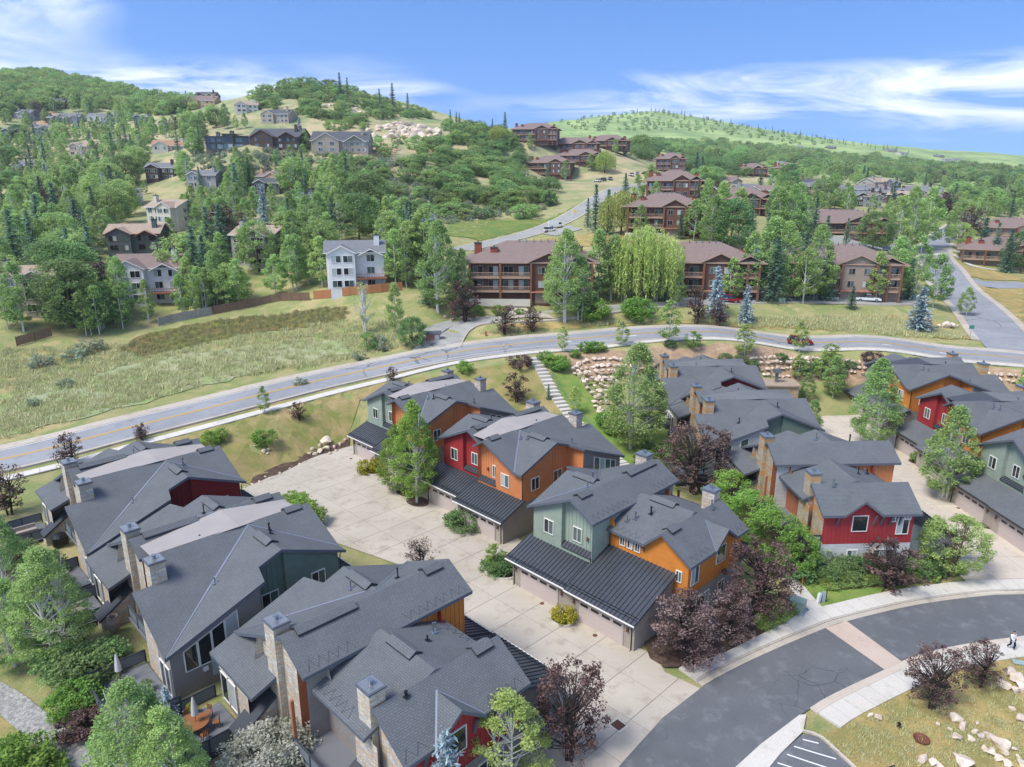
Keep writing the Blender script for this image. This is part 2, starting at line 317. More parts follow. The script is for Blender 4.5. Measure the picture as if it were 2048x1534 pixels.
_A=ker(((cc[:,None]-cc[None])**2).sum(-1)); n_=len(cc); Q=np.zeros((n_+3,n_+3)); Q[:n_,:n_]=_A-np.eye(n_)*.6; Q[:n_,n_]=1; Q[:n_,n_+1:]=cc; Q[n_,:n_]=1; Q[n_+1:,:n_]=cc.T
_c=np.linalg.solve(Q,np.r_[CTRL[:,2],0,0,0])
def rbf(p):
    p=np.asarray(p,float); out=np.empty(len(p))
    for i in range(0,len(p),4000):
        q=p[i:i+4000]; out[i:i+4000]=ker(((q[:,None]-cc[None])**2).sum(-1))@_c[:n_]+_c[n_]+q@_c[n_+1:]
    return out
def inside(p,poly):
    p=np.asarray(p); poly=np.asarray(poly); x,y=p[:,0],p[:,1]; r=np.zeros(len(p),bool); j=len(poly)-1
    for i in range(len(poly)):
        xi,yi=poly[i];xj,yj=poly[j]
        c=((yi>y)!=(yj>y))&(x<(xj-xi)*(y-yi)/(yj-yi+1e-12)+xi); r^=c; j=i
    return r
def pdist(p,poly,closed=True):
    p=np.asarray(p,float); d=np.full(len(p),1e9); n=len(poly)
    for i in range(n if closed else n-1):
        a=np.array(poly[i],float);b=np.array(poly[(i+1)%n],float); ab=b-a; t=np.clip(((p-a)@ab)/max(ab@ab,1e-9),0,1); d=np.minimum(d,np.hypot(*(p-a-t[:,None]*ab).T))
    return d
PX=lambda pts,z=0.:[tuple(W(x,y,z)[:2]) for x,y in pts]
# paved, level part of the complex: two courts and the street
FLAT=[PX([(480,975),(590,930),(700,893),(800,905),(1010,1095),(1020,1165),(1260,1300),(1420,1290),(1560,1235),(1640,1215),(1930,1165),(1945,1120),(1800,1010),(1640,860),(1645,836),(1765,830),(1790,880),(1900,1000),(2048,1100),(2500,1110),(2500,1330),(2048,1310),(1800,1400),(1600,1500),(1500,1640),(900,1640),(1000,1500),(950,1340),(650,1110)])]
CORR=[]      # road corridors: centre line, its heights, half width that is level, width of the blend
def corridor(C,w0,w1):
    z=terr(C); k=np.ones(9)/9; z=np.convolve(np.r_[[z[0]]*4,z,[z[-1]]*4],k,'valid'); CORR.append((np.asarray(C),z,w0,w1))
def terr(p):
    p=np.asarray(p,float); z=rbf(p)
    for C,zc,w0,w1 in CORR:
        lo,hi=C.min(0)-w1,C.max(0)+w1; s=np.nonzero(((p>lo)&(p<hi)).all(1))[0]
        for i in range(0,len(s),3000):
            q=s[i:i+3000]; d2=((p[q][:,None]-C[None])**2).sum(-1); m=d2.min(1); w=np.exp(-(d2-m[:,None])/6.); zz=(w*zc).sum(1)/w.sum(1); k=np.clip((np.sqrt(m)-w0)/(w1-w0),0,1); k=k*k*(3-2*k); z[q]=zz*(1-k)+z[q]*k
    for poly in FLAT:
        d=np.where(inside(p,poly),0,pdist(p,poly)); k=np.clip(d/6,0,1); k=k*k*(3-2*k); z=z*k
    # fine relief on the hills
    hill=np.clip((z-14)/30,0,1); z=z+hill*(1.6*np.sin(p[:,0]*.031+2*np.sin(p[:,1]*.017))+1.2*np.sin(p[:,1]*.043+p[:,0]*.02))
    return z
def tz(x,y): return float(terr(np.array([[x,y]]))[0])
_ts=np.concatenate([np.arange(30,420,1.5),np.geomspace(420,3500,500)])
def hit(px,py):
    """where the ray through a pixel meets the ground"""
    pts=np.array([0,0,CAMH])+ray(px,py)[None]*_ts[:,None]; z=terr(pts[:,:2]); k=np.nonzero(pts[:,2]<=z)[0]
    if len(k)==0: return None
    i=k[0]
    if i==0: return pts[0]
    a,b=pts[i-1],pts[i]; f=(a[2]-z[i-1])/((a[2]-z[i-1])-(b[2]-z[i])+1e-9); return a+(b-a)*f
def make_terrain():
    ys=np.concatenate([np.arange(10,250,2.2),np.geomspace(250,4200,150)]); us=np.linspace(-1,1,231); us=np.sign(us)*np.abs(us)**1.12
    X=(us[None]*(35+ys[:,None]*1.0)); Y=np.repeat(ys[:,None],len(us),1); P=np.c_[X.ravel(),Y.ravel()]; Z=terr(P)-.1
    nr,nc=X.shape; idx=np.arange(nr*nc).reshape(nr,nc)
    F=np.stack([idx[:-1,:-1],idx[:-1,1:],idx[1:,1:],idx[1:,:-1]],-1).reshape(-1,4)
    me=bpy.data.meshes.new('ground'); me.from_pydata(np.c_[P,Z].tolist(),[],F.tolist()); me.polygons.foreach_set('use_smooth',[True]*len(F))
    me.materials.append(MAT['meadow'])
    return tag(obj('ground',me),'grassy ground and hillsides of the valley',kind='structure')
# ------------------------------------------------------------------ townhouses
UNIT={}
def unit_cube(m):
    if m not in UNIT: UNIT[m]=MB().box(-.5,.5,-.5,.5,-.5,.5).mesh('unit_'+m,[m])
    return UNIT[m]
class TH:
    def __init__(s,name,label,o,ang,mir,base=0.,group='townhouses of the complex'):
        s.mir=mir; s.sg=-1 if mir else 1; s.roofs=[]
        s.root=thing(name,label,'townhouse',(o[0],o[1],base),math.radians(ang),group)
    def t(s,p): return Vector((p[0],p[1]*s.sg,p[2]))
    def add(s,mb,name,mats,parent=None,**k): return mb.build(name,mats,parent or s.root,mir=s.mir,**k)
    def stick(s,name,a,b,w,h,m,parent=None):
        a=s.t(a);b=s.t(b);d=b-a; L=d.length; d.normalize(); up=Vector((0,0,1)) if abs(d.z)<.95 else Vector((0,1,0))
        r=d.cross(up).normalized(); u=r.cross(d)
        M=Matrix(((d.x*L,r.x*w,u.x*h,(a.x+b.x)/2),(d.y*L,r.y*w,u.y*h,(a.y+b.y)/2),(d.z*L,r.z*w,u.z*h,(a.z+b.z)/2),(0,0,0,1)))
        o=obj(name,unit_cube(m),parent or s.root); o.matrix_basis=M; return o
    def place(s,name,me,x,y,z,dx,dy,parent=None):
        """put a shared mesh on a wall: its x runs along (dx,dy), outside is -y of the mesh"""
        o=obj(name,me,parent or s.root); o.location=s.t((x,y,z)); o.rotation_euler=(0,0,math.atan2(dy*s.sg*s.sg*s.sg,dx) if not s.mir else math.atan2(-dy*s.sg,-dx)); return o
    def roof(s,polys,name='roof_slope',m='shingle',th=.26,side='fascia',parent=None):
        mb=MB()
        for p in polys:
            p=[q for i,q in enumerate(p) if (Vector(q)-Vector(p[i-1])).length>1e-4]; v=[Vector(q) for q in p]; n=sum(((v[i-1]-v[0]).cross(v[i]-v[0]) for i in range(2,len(v))),Vector())
            if n.z<0: p=p[::-1]; n=-n
            s.roofs.append(([(q[0],q[1]) for q in p],(n.x/n.z,n.y/n.z),p[0]))
            mb.slab(p,th,0,1)
        return s.add(mb,name,[m,side],parent)
    def ztop(s,x,y,default=3):
        z=None
        for poly,(nx,ny),p0 in s.roofs:
            if inside([(x,y)],poly)[0]:
                q=p0[2]-nx*(x-p0[0])-ny*(y-p0[1]); z=q if z is None else max(z,q)
        return (z-.2) if z is not None else default
    def wall(s,a,b,z0,z1,m,name='wall',battens=None,dflt=3,step=.35):
        a=Vector(a);b=Vector(b); L=(b-a).length; d=(b-a)/L; mb=MB()
        if callable(z1):
            xs=[0,L]; tz_=[z1(a.y),z1(b.y)]
        elif z1=='roof':
            n=max(2,int(L/step)); xs=[L*i/n for i in range(n+1)]; tz_=[s.ztop(a.x+d.x*min(max(u,.02),L-.02),a.y+d.y*min(max(u,.02),L-.02),dflt) for u in xs]
        else: xs=[0,L]; tz_=[z1,z1]
        q=[(a.x+d.x*u,a.y+d.y*u) for u in xs]
        for i in range(len(xs)-1):
            if max(tz_[i],tz_[i+1])<=z0+.01: continue
            mb.face([(*q[i],z0),(*q[i+1],z0),(*q[i+1],max(z0,tz_[i+1])),(*q[i],max(z0,tz_[i]))],0,[(xs[i],z0),(xs[i+1],z0),(xs[i+1],tz_[i+1]),(xs[i],tz_[i])])
        o=s.add(mb,name,m)
        if battens:
            nrm=Vector((d.y,-d.x)); k=int(L/.42)
            for i in range(k+1):
                u=.04+(L-.08)*i/k; x,y=a.x+d.x*u+nrm.x*.015,a.y+d.y*u+nrm.y*.015
                zt=s.ztop(a.x+d.x*u,a.y+d.y*u,dflt) if z1=='roof' else z1
                if zt>z0+.15: s.stick('batten',(x,y,z0),(x,y,zt),.055,.055,battens,o)
        return o
    def window(s,x,y,z,dx,dy,w,h,n=2,m='white_trim',shape=None,parent=None):
        if s.mir and shape is not None: h,shape=shape,h
        k=('win',w,h,n,m,shape)
        if k not in UNIT:
            mb=MB(); f=.07; lz=shape if shape is not None else h   # left height for raked heads
            hh=lambda u:lz+(h-lz)*(u+w/2)/w
            prof=lambda u0,u1,za,zb:mb.slab([(u0,-.06,0),(u1,-.06,0),(u1,.0,0),(u0,.0,0)],0)
            def strip(u0,u1,z0a,z0b,z1a,z1b,y0=-.1,y1=.0):
                A=[(u0,y0,z0a),(u1,y0,z0b),(u1,y0,z1b),(u0,y0,z1a)]; B=[(u0,y1,z0a),(u1,y1,z0b),(u1,y1,z1b),(u0,y1,z1a)]
                mb.face(A); 
                for i in range(4): mb.face([A[i],B[i],B[(i+1)%4],A[(i+1)%4]][::-1])
            strip(-w/2,w/2,0,0,f,f); strip(-w/2,w/2,lz-f,h-f,lz,h); 
            for i in range(n+1):
                u=-w/2+w*i/n; u0,u1=(u,u+f) if i==0 else ((u-f,u) if i==n else (u-f*.4,u+f*.4)); strip(u0,u1,f,f,hh(u0)-f,hh(u1)-f)
            UNIT[k]=mb.mesh('window',[m])
            for i in range(n):
                p=MB(); u0,u1=-w/2+w*i/n+.02,-w/2+w*(i+1)/n-.02; p.face([(u0,-.055,.02),(u1,-.055,.02),(u1,-.055,hh(u1)-.02),(u0,-.055,hh(u0)-.02)]); UNIT[k+(i,)]=[p.mesh('pane',[q]) for q in ('glass','glass','glass_green','blind')]
        o=s.place('window',UNIT[k],x,y,z,dx,dy,parent)
        for i in range(n): obj('pane',UNIT[k+(i,)][random.choice([0,1,2,2]) if random.random()<.85 else 3],o)
        return o
    def garage_door(s,x0,y,w=4.9,h=2.25):
        k=('gd',w)
        if k not in UNIT:
            mb=MB(); 
            for i in range(4): mb.box(-w/2,w/2,.02,.06,h*i/4+.012,h*(i+1)/4-.012)
            mb.box(-w/2,w/2,.05,.09,0,h); UNIT[k]=mb.mesh('garage_door',['door_paint'])
            p=MB(); ww=w*.175
            for j in range(2):
                for i in range(6): p.box(-ww/2+ww*i/6+.015,-ww/2+ww*(i+1)/6-.015,-.012,.02,.12*j+.012,.12*(j+1)-.012)
            p.box(-ww/2,ww/2,.0,.02,0,.24,0); UNIT[k+(1,)]=p.mesh('door_window',['door_window'])
            f=MB(); f.box(-w/2-.12,-w/2,-.02,.16,0,h+.12).box(w/2,w/2+.12,-.02,.16,0,h+.12).box(-w/2,w/2,-.02,.16,h,h+.12); UNIT[k+(2,)]=f.mesh('door_frame',['paint_taupe'])
        o=s.place('garage_door',UNIT[k],x0+w/2,y-.04,0,1,0)
        for i in range(4):
            c=obj('door_window',UNIT[k+(1,)],o); c.location=(-w/2+w*(i+.5)/4,.0,h*.80)
        obj('door_frame',UNIT[k+(2,)],o)
        return o
    def lamp(s,x,y,z):
        if 'lamp' not in UNIT: UNIT['lamp']=MB().box(-.05,.05,-.12,0,-.1,.1).lathe([(.0,.22),(.1,.18),(.05,.1),(.1,.05),(.12,-.1),(.09,-.16),(0,-.2)],8,(0,-.16,0)).mesh('wall_lamp',['copper'])
        s.place('wall_lamp',UNIT['lamp'],x,y,z,1,0)
    def downpipe(s,x,y,z0,z1,out=(0,-.06)):
        s.add(MB().tube([(x,y-.25,z1),(x,y-.08,z1-.25),(x,y-.08,z0+.15),(x,y-.3,z0)],.045,6),'downpipe','black')
    def metal_roof(s,x0,x1,y0,y1,z0,z1,rails=True,m='metal_roof'):
        r=s.roof([[(x0,y0,z0),(x1,y0,z0),(x1,y1,z1),(x0,y1,z1)]],'garage_roof',m,.2,'fascia')
        if m=='metal_roof':
            n=int((x1-x0)/.42)
            for i in range(n+1):
                x=x0+(x1-x0)*i/n; s.stick('seam',(x,y0,z0+.025),(x,y1,z1+.025),.035,.06,'seam',r)
            if rails:
                for k,(f,h) in enumerate(((.07,.1),(.11,.1),)):
                    y=y0+(y1-y0)*f; z=z0+(z1-z0)*f+h; s.stick('snow_rail',(x0+.05,y,z),(x1-.05,y,z),.03,.03,'black',r)
                for i in range(0,n+1,2):
                    x=x0+(x1-x0)*i/n; y=y0+(y1-y0)*.09; z=z0+(z1-z0)*.09; s.stick('rail_bracket',(x,y-.1,z),(x,y+.1,z+.1),.03,.05,'pipe_metal',r)
        s.add(MB().box(x0,x1,y0-.1,y0+.0,z0-.12,z0-.03),'gutter','white_trim' if m=='metal_roof' else 'trim_dark')
        return r
    def vent_ridge(s,a,b):
        """raised strip that caps a ridge vent"""
        a=Vector(a);b=Vector(b);d=(b-a).normalized();r=Vector((-d.y,d.x,0))*.55; up=Vector((0,0,.26)); dn=Vector((0,0,-.06)); mb=MB()
        for sg in (1,-1):
            q=[a+up,b+up,b+r*sg+dn,a+r*sg+dn]; q=q if sg<0 else q[::-1]
            top=[tuple(p) for p in q]; mb.slab(top,.16,0,1)
        s.add(mb,'ridge_vent',['shingle','trim_dark'])
    def valley(s,a,b,w=.16,m='flashing'):
        a=(a[0],a[1],a[2]+.03); b=(b[0],b[1],b[2]+.03); s.stick('valley_flashing',a,b,w,.05,m)
    def heat_cable(s,a,b,up,n=None):
        a=Vector(a);b=Vector(b);up=Vector(up); L=(b-a).length; n=n or int(L/.35); pts=[a+(b-a)*(i/n)+(up if i%2 else Vector())+Vector((0,0,.04)) for i in range(n+1)]
        s.add(MB().tube(pts,.011,4,cap=False),'heat_cable','cable')
    def pipe(s,x,y,h=.55,r=.05,cap=True,m='pipe_metal'):
        z=s.ztop(x,y)+.15
        mb=MB().tube([(x,y,z-.1),(x,y,z+h)],r,8)
        if cap: mb.tube([(x,y,z+h-.06),(x,y,z+h+.04)],r*1.5,8)
        mb.slab([(x-.2,y-.2,z+.1),(x+.2,y-.2,z+.1),(x+.2,y+.2,z+.1),(x-.2,y+.2,z+.1)],.03,0,0)
        s.add(mb,'vent_pipe',m)
    def chimney(s,x,y,w,d,z0,z1,m='ledge_stone'):
        mb=MB()
        for (ax,ay,bx,by) in ((x-w/2,y-d/2,x+w/2,y-d/2),(x+w/2,y-d/2,x+w/2,y+d/2),(x+w/2,y+d/2,x-w/2,y+d/2),(x-w/2,y+d/2,x-w/2,y-d/2)):
            L=math.hypot(bx-ax,by-ay); mb.face([(ax,ay,z0),(bx,by,z0),(bx,by,z1),(ax,ay,z1)],0,[(0,z0),(L,z0),(L,z1),(0,z1)])
        c=s.add(mb,'chimney',m); e=.09
        s.add(MB().box(x-w/2-e,x+w/2+e,y-d/2-e,y+d/2+e,z1,z1+.13).box(x-w/2,x+w/2,y-d/2,y+d/2,z1+.13,z1+.16,1),'chimney_cap',['fascia','chimney_cap'],c)
        s.add(MB().tube([(x,y,z1+.15),(x,y,z1+.42)],.13,8).tube([(x,y,z1+.42),(x,y,z1+.5)],.2,8),'flue','pipe_metal',c)
    def railing(s,pts,z,m='fascia_dark',h=1.05,glass=True):
        mb=MB()
        for (a,b) in zip(pts,pts[1:]):
            mb.bar((*a,z+h),(*b,z+h),.1,.09); mb.bar((*a,z+.12),(*b,z+.12),.06,.06)
            L=math.hypot(b[0]-a[0],b[1]-a[1]); k=max(1,int(L/1.7))
            for i in range(k+1):
                f=i/k; mb.bar((a[0]+(b[0]-a[0])*f,a[1]+(b[1]-a[1])*f,z-.1),(a[0]+(b[0]-a[0])*f,a[1]+(b[1]-a[1])*f,z+h),.11,.11)
        r=s.add(mb,'railing',m)
        for (a,b) in zip(pts,pts[1:]):
            s.add(MB().bar((*a,z+.58),(*b,z+.58),.012,.8),'mesh_panel','rail_mesh',r)
mat('rail_mesh','6d7276',.5,.3); mat('deck','6e7075',.7,.3)
uvpat('deck_boards','777a80','6c6f75','3f4145',6,.14,.012,.7,.6,.15,.25,.3)
def unit_P(b,yf,c,free_right,met,stone,lower,accent,inset=True):
    """left unit: ridge running front to back plus a cross gable towards its left side; yf = upper front wall"""
    ye=yf-.5; xr=-9.5; zr=10.15; xl=-15.1; ya,za=8.4,9.6
    right=-6.75 if free_right else -7.6; zrt=zr-.58*(right-xr)
    slf=.457; fl=lambda x:zr-slf*(xr-x)
    zf=lambda y:za-.37*abs(y-ya)
    ze=zf(ye); xv=xr-(zr-ze)/slf     # where the front valley starts on the eave
    yb=16.5; ybb=18.4
    b.roof([[(xr,ye,zr),(xr,yb,zr),(right,yb,zrt),(right,ye,zrt)]])
    xa=xr-(zr-za)/slf; xe=-17.2; yk=ya+(zr-slf*(xr-xe)-za)/-.37
    xc=xr-(zr-zf(yb))/slf
    b.roof([[(xr,ye,zr),(max(xv,xl),ye,fl(max(xv,xl))),(xa,ya,za),(xa-(yb-ya)*.37/slf,yb,zf(yb)),(xr,yb,zr)]])
    b.roof([[(xl,ye,ze),(max(xv,xl),ye,ze),(xr,ye+ (xr-max(xv,xl))*0,ze),(xr,ya,za),(xl,ya,za)]] if False else [[(xl,ye,ze),(xv+.0 if xv>xl else xl,ye,ze),(xa,ya,za),(xl,ya,za)]])
    b.roof([[(xl,ya,za),(xa,ya,za),(xr-1,ybb,zf(ybb)),(xe,ybb,zf(ybb)),(xe,10.7,zf(10.7)),(xl,10.2,zf(10.2))]])
    if met: b.vent_ridge((xl+1.2,ya,za),(xa-.5,ya,za)); b.vent_ridge((xr,yb-5.5,zr),(xr,yb-1,zr)); b.vent_ridge((xr,ye+1.0,zr),(xr,ye+2.6,zr))
    if met:
        b.valley((max(xv,xl+.2),ye+.1,fl(max(xv,xl+.2))),(xa,ya,za)); b.valley((xa,ya,za),(xa-(yb-ya)*.37/slf,yb,zf(yb)))
        if free_right: b.heat_cable((right-.15,ye+.4,zrt+.09),(right-.15,ye+6,zrt+.09),(-.6,0,.35)); b.heat_cable((right-.15,yb-4,zrt+.09),(right-.15,yb-.5,zrt+.09),(-.6,0,.35))
    # walls
    L='lap_'+c; Pn='paint_'+c; z0=4.0
    if inset:
        b.wall((-14.6,yf),(-10.9,yf),z0,'roof',L); b.wall((-10.9,yf),(-10.9,yf+.5),z0,'roof',L); b.wall((-10.9,yf+.5),(-7.3,yf+.5),z0,'roof',Pn,battens=Pn)
        b.wall((-10.9,yf),(-7.3,yf),z0,4.75,L)
        sk=b.roof([[(-10.85,yf-.12,4.72),(-7.2,yf-.12,4.72),(-7.2,yf+.52,5.1),(-10.85,yf+.52,5.1)]],'skirt_roof','metal_roof',.06,'seam')
        for i in range(10): x=-10.8+3.55*i/9; b.stick('seam',(x,yf-.12,4.75),(x,yf+.52,5.12),.04,.05,'seam',sk)
        b.window(-12.5,yf,5.35,1,0,1.25,1.5); b.window(-9.3,yf+.5,5.5,1,0,1.1,1.5)
        b.lamp(-8.0,yf+.5,6.3)
    b.wall((-14.6,11.1),(-14.6,yf),0,'roof','lap_'+lower); b.wall((-14.6,yf+3.),(-14.6,yf),3.5,'roof',L) if False else None
    b.wall((-16.7,18),(-16.7,11.1),-1,'roof','lap_'+lower); b.wall((-16.7,11.1),(-14.6,11.1),-1,'roof','lap_'+lower)
    if free_right: b.wall((-7.2,yf),(-7.2,12),3.9,'roof',Pn,battens=Pn); b.wall((-7.2,12),(-7.2,16.1),3.0,'roof','lap_'+lower)
    # rear: low gabled bay with tall windows, stone wall, chimney, fin
    b.wall((-13.3,18),(-16.7,18),-1,'roof','lap_'+lower)
    for x in (-15.9,-14.6): b.window(x,18.0,2.3,-1,0,1.15,2.3,1)
    b.window(-15.3,18.0,4.9,-1,0,2.4,.75,2)
    b.wall((-8.4,16.1),(-13.3,16.1),-1,'roof',stone); b.wall((-13.3,16.1),(-13.3,18.3),-1,'roof',stone)
    b.wall((-13.3,18.2),(-11.6,18.2),-1,'roof',stone,dflt=5.6)
    b.chimney(-10.9,16.0,1.4,1.15,-1,10.4,stone)
    fin=MB(); prof=[(16.6,-1),(19.4,-1),(19.2,3.0),(16.6,4.8)]
    for x in (-12.2,-10.9): fin.face([(x,y,z) for y,z in (prof if x<-12 else prof[::-1])],0,[(y,z) for y,z in (prof if x<-12 else prof[::-1])])
    fin.face([(-12.2,19.4,-1),(-10.9,19.4,-1),(-10.9,19.2,3.0),(-12.2,19.2,3.0)],0,[(0,0),(1.3,0),(1.3,3.6),(0,3.6)])
    f=b.add(fin,'stone_fin',stone); b.add(MB().slab([(-12.35,19.4,3.1),(-12.35,16.6,5.0),(-10.75,16.6,5.0),(-10.75,19.4,3.1)][::-1],.2,0,0),'fin_cap','fascia_dark',f)
    b.wall((-7.3,15.2),(-8.4,15.2),-1,'roof','lap_'+accent,dflt=8.6); b.wall((-8.4,15.2),(-8.4,16.1),-1,'roof','lap_'+accent,dflt=8.6)
def unit_Q(b,c,accent,lower,stone,met,strip=True):
    xr,zr=-5.8,10.0; s1=.48; pl=lambda x:zr-s1*(x-xr); ya,za=8.2,9.9; ye=2.4; k=(za-7.6)/(ya-ye); zy=lambda y:za-(k if y<ya else .382)*abs(y-ya)
    xv=xr+(zr-7.6)/s1
    b.roof([[(xr,ye,zr),(xv,ye,pl(xv)),(xr+.2,ya,pl(xr+.2)),(2.4,18.4,pl(2.4)),(-3.3,18.4,pl(-3.3)),(-3.3,16.0,pl(-3.3)),(xr,16.0,zr)]])
    b.roof([[(xr,ye,zr),(xr,16.0,zr),(-7.6,16.0,zr-1.04),(-7.6,ye,zr-1.04)]])
    b.roof([[(xv,ye,7.6),(.4,ye,7.6),(.4,ya,za),(xr+.2,ya,za)]])
    b.roof([[(xr+.2,ya,za),(.4,ya,za),(.4,10.2,zy(10.2)),(2.4,10.7,zy(10.7)),(2.4,18.4,zy(18.4))]])
    if met: b.valley((xv,ye+.1,7.6),(xr+.25,ya,za)); b.valley((xr+.25,ya,za),(2.3,18.3,zy(18.3)))
    if met: b.vent_ridge((-3.6,ya,za),(-1.2,ya,za)); b.vent_ridge((xr,ye+.9,zr),(xr,ye+2.4,zr))
    L='lap_'+c; Pn='paint_'+c
    b.wall((-7.3,3.5),(-4.3,3.5),4.0,'roof',Pn,battens=Pn); b.wall((-4.3,3.5),(-4.3,3.0),4.0,'roof',L); b.wall((-4.3,3.0),(0,3.0),4.0,'roof',L); b.wall((-7.3,3),(-4.3,3),4.0,4.75,L); b.wall((-7.3,3.8),(-7.3,3.0),4.0,'roof',L)
    sk=b.roof([[(-7.35,2.88,4.72),(-4.25,2.88,4.72),(-4.25,3.52,5.1),(-7.35,3.52,5.1)]],'skirt_roof','metal_roof',.06,'seam')
    for i in range(9): x=-7.3+3.*i/8; b.stick('seam',(x,2.88,4.75),(x,3.52,5.12),.04,.05,'seam',sk)
    b.window(-4.9,3.5,5.4,1,0,.8,1.5); b.window(-2.7,3.0,5.1,1,0,1.3,1.55); b.lamp(-6.0,3.5,6.2)
    b.wall((0.01,2.9),(0.01,11.0),-.5,3.95,'lap_'+lower); b.wall((0,3.0),(0,7.9),3.9,'roof',L)
    b.wall((-.4,7.9),(-.4,11.0),3.55,'roof',Pn,battens=Pn); b.wall((0,7.9),(-.4,7.9),3.55,'roof',L)
    b.window(0,5.0,5.0,0,1,1.3,1.5); b.window(-.4,9.2,4.4,0,1,1.5,1.7)
    b.wall((-.4,11.0),(2.0,11.0),-.5,'roof',Pn,battens=Pn); b.window(.6,11.0,4.4,1,0,1.3,1.6)
    b.wall((2.0,11.0),(2.0,18),-1,'roof','lap_'+lower)
    if strip:
        for i in range(4):
            y=13.4+1.05*i; h0=zy(y-.5)-4.75; h1=zy(y+.5)-4.75
            b.window(2.0,y,4.0,0,1,1.03,round(h1,2),1,shape=round(h0,2))
    b.wall((2.0,18),(-3.0,18),-1,'roof','lap_'+lower); b.wall((-3.0,18),(-3.0,15.8),-1,'roof','lap_'+accent); b.wall((-3,15.85),(-7.3,15.85),-1,'roof','lap_'+accent,dflt=9)
    b.wall((-3.0,18.02),(-.4,18.02),-1,'roof',stone)
    for x in (.4,1.4): b.window(x,18.04,2.3,-1,0,.9,2.4,1)
    b.chimney(-3.9,16.4,1.25,1.15,2.0,10.45,stone)
    b.railing([(-3.0,17.9),(-7.3,17.9)],4.6); b.add(MB().box(-7.3,-3.0,15,18,4.35,4.58),'balcony_floor','deck')
    b.downpipe(.12,2.95,4.3,7.45)
def cricket(b,m):
    if not m: m='shingle_light'
    for y in (3.4,16.0):
        q=[(-9.45,9,10.24),(-5.5,9,10.1),(-6.15,y,9.84),(-8.75,y,9.8)] if False else [(-9.45,9,10.24),(-5.5,9,10.06),(-6.2,y,9.72),(-8.6,y,9.68)]
        mb=MB(); t=q if y>9 else q[::-1]
        if m=='corrugated' and y>9: mb.slab(t[::-1],.04,0,0); b.add(mb,'roof_cricket','shingle_light'); continue
        mb.slab(t[::-1],.04,0,0); b.add(mb,'roof_cricket',m)
def base_garage(b,xs,lower,met=True,rtop=None):
    for (x0,x1,y,ytop,dx) in xs:
        z1=2.95+.385*(ytop-(y-.6))
        b.metal_roof(x0-(.45 if x0<-14 else .15),x1+(.35 if x1>-1 else .0),y-.6,ytop,2.95,z1,m='metal_roof' if met else 'shingle')
        b.wall((x0,y),(x1,y),0,2.98,'lap_taupe'); b.garage_door(dx,y)
        gz=lambda yy:2.95+.385*(yy-(y-.6))-.16; b.wall((x0,ytop),(x0,y),-.3,gz,'lap_'+lower); b.wall((x1,y),(x1,ytop),-.3,gz,'lap_'+lower)
        b.lamp(dx-.55,y,1.9); b.lamp(dx+5.45,y,1.9)
    b.downpipe(xs[-1][1]-.25,xs[-1][2],0,2.8); b.downpipe(xs[0][0]+.25,xs[0][2],0,2.8)
def duplex(label,o,ang,mir,cp,cq,acc='rust',lower='gray',stone='ledge_stone',met=True,mem='membrane',garage_metal=True,base=0):
    b=TH('townhouse',label,o,ang,mir,base)
    unit_P(b,3.8,cp,False,met,stone,lower,acc); unit_Q(b,cq,acc,lower,stone,met); cricket(b,mem)
    base_garage(b,[(-14.6,-7.6,1.0,3.9,-13.6),(-7.6,0,0,3.1,-6.2)],lower,garage_metal)
    for x,y in ((-4.2,7.0),(-3.4,7.3),(-12,9.5),(-6.5,12),(-1.5,13.)): b.pipe(x,y,random.uniform(.35,.9),random.choice([.05,.07]),m=random.choice(['pipe_metal','black']))
    return b
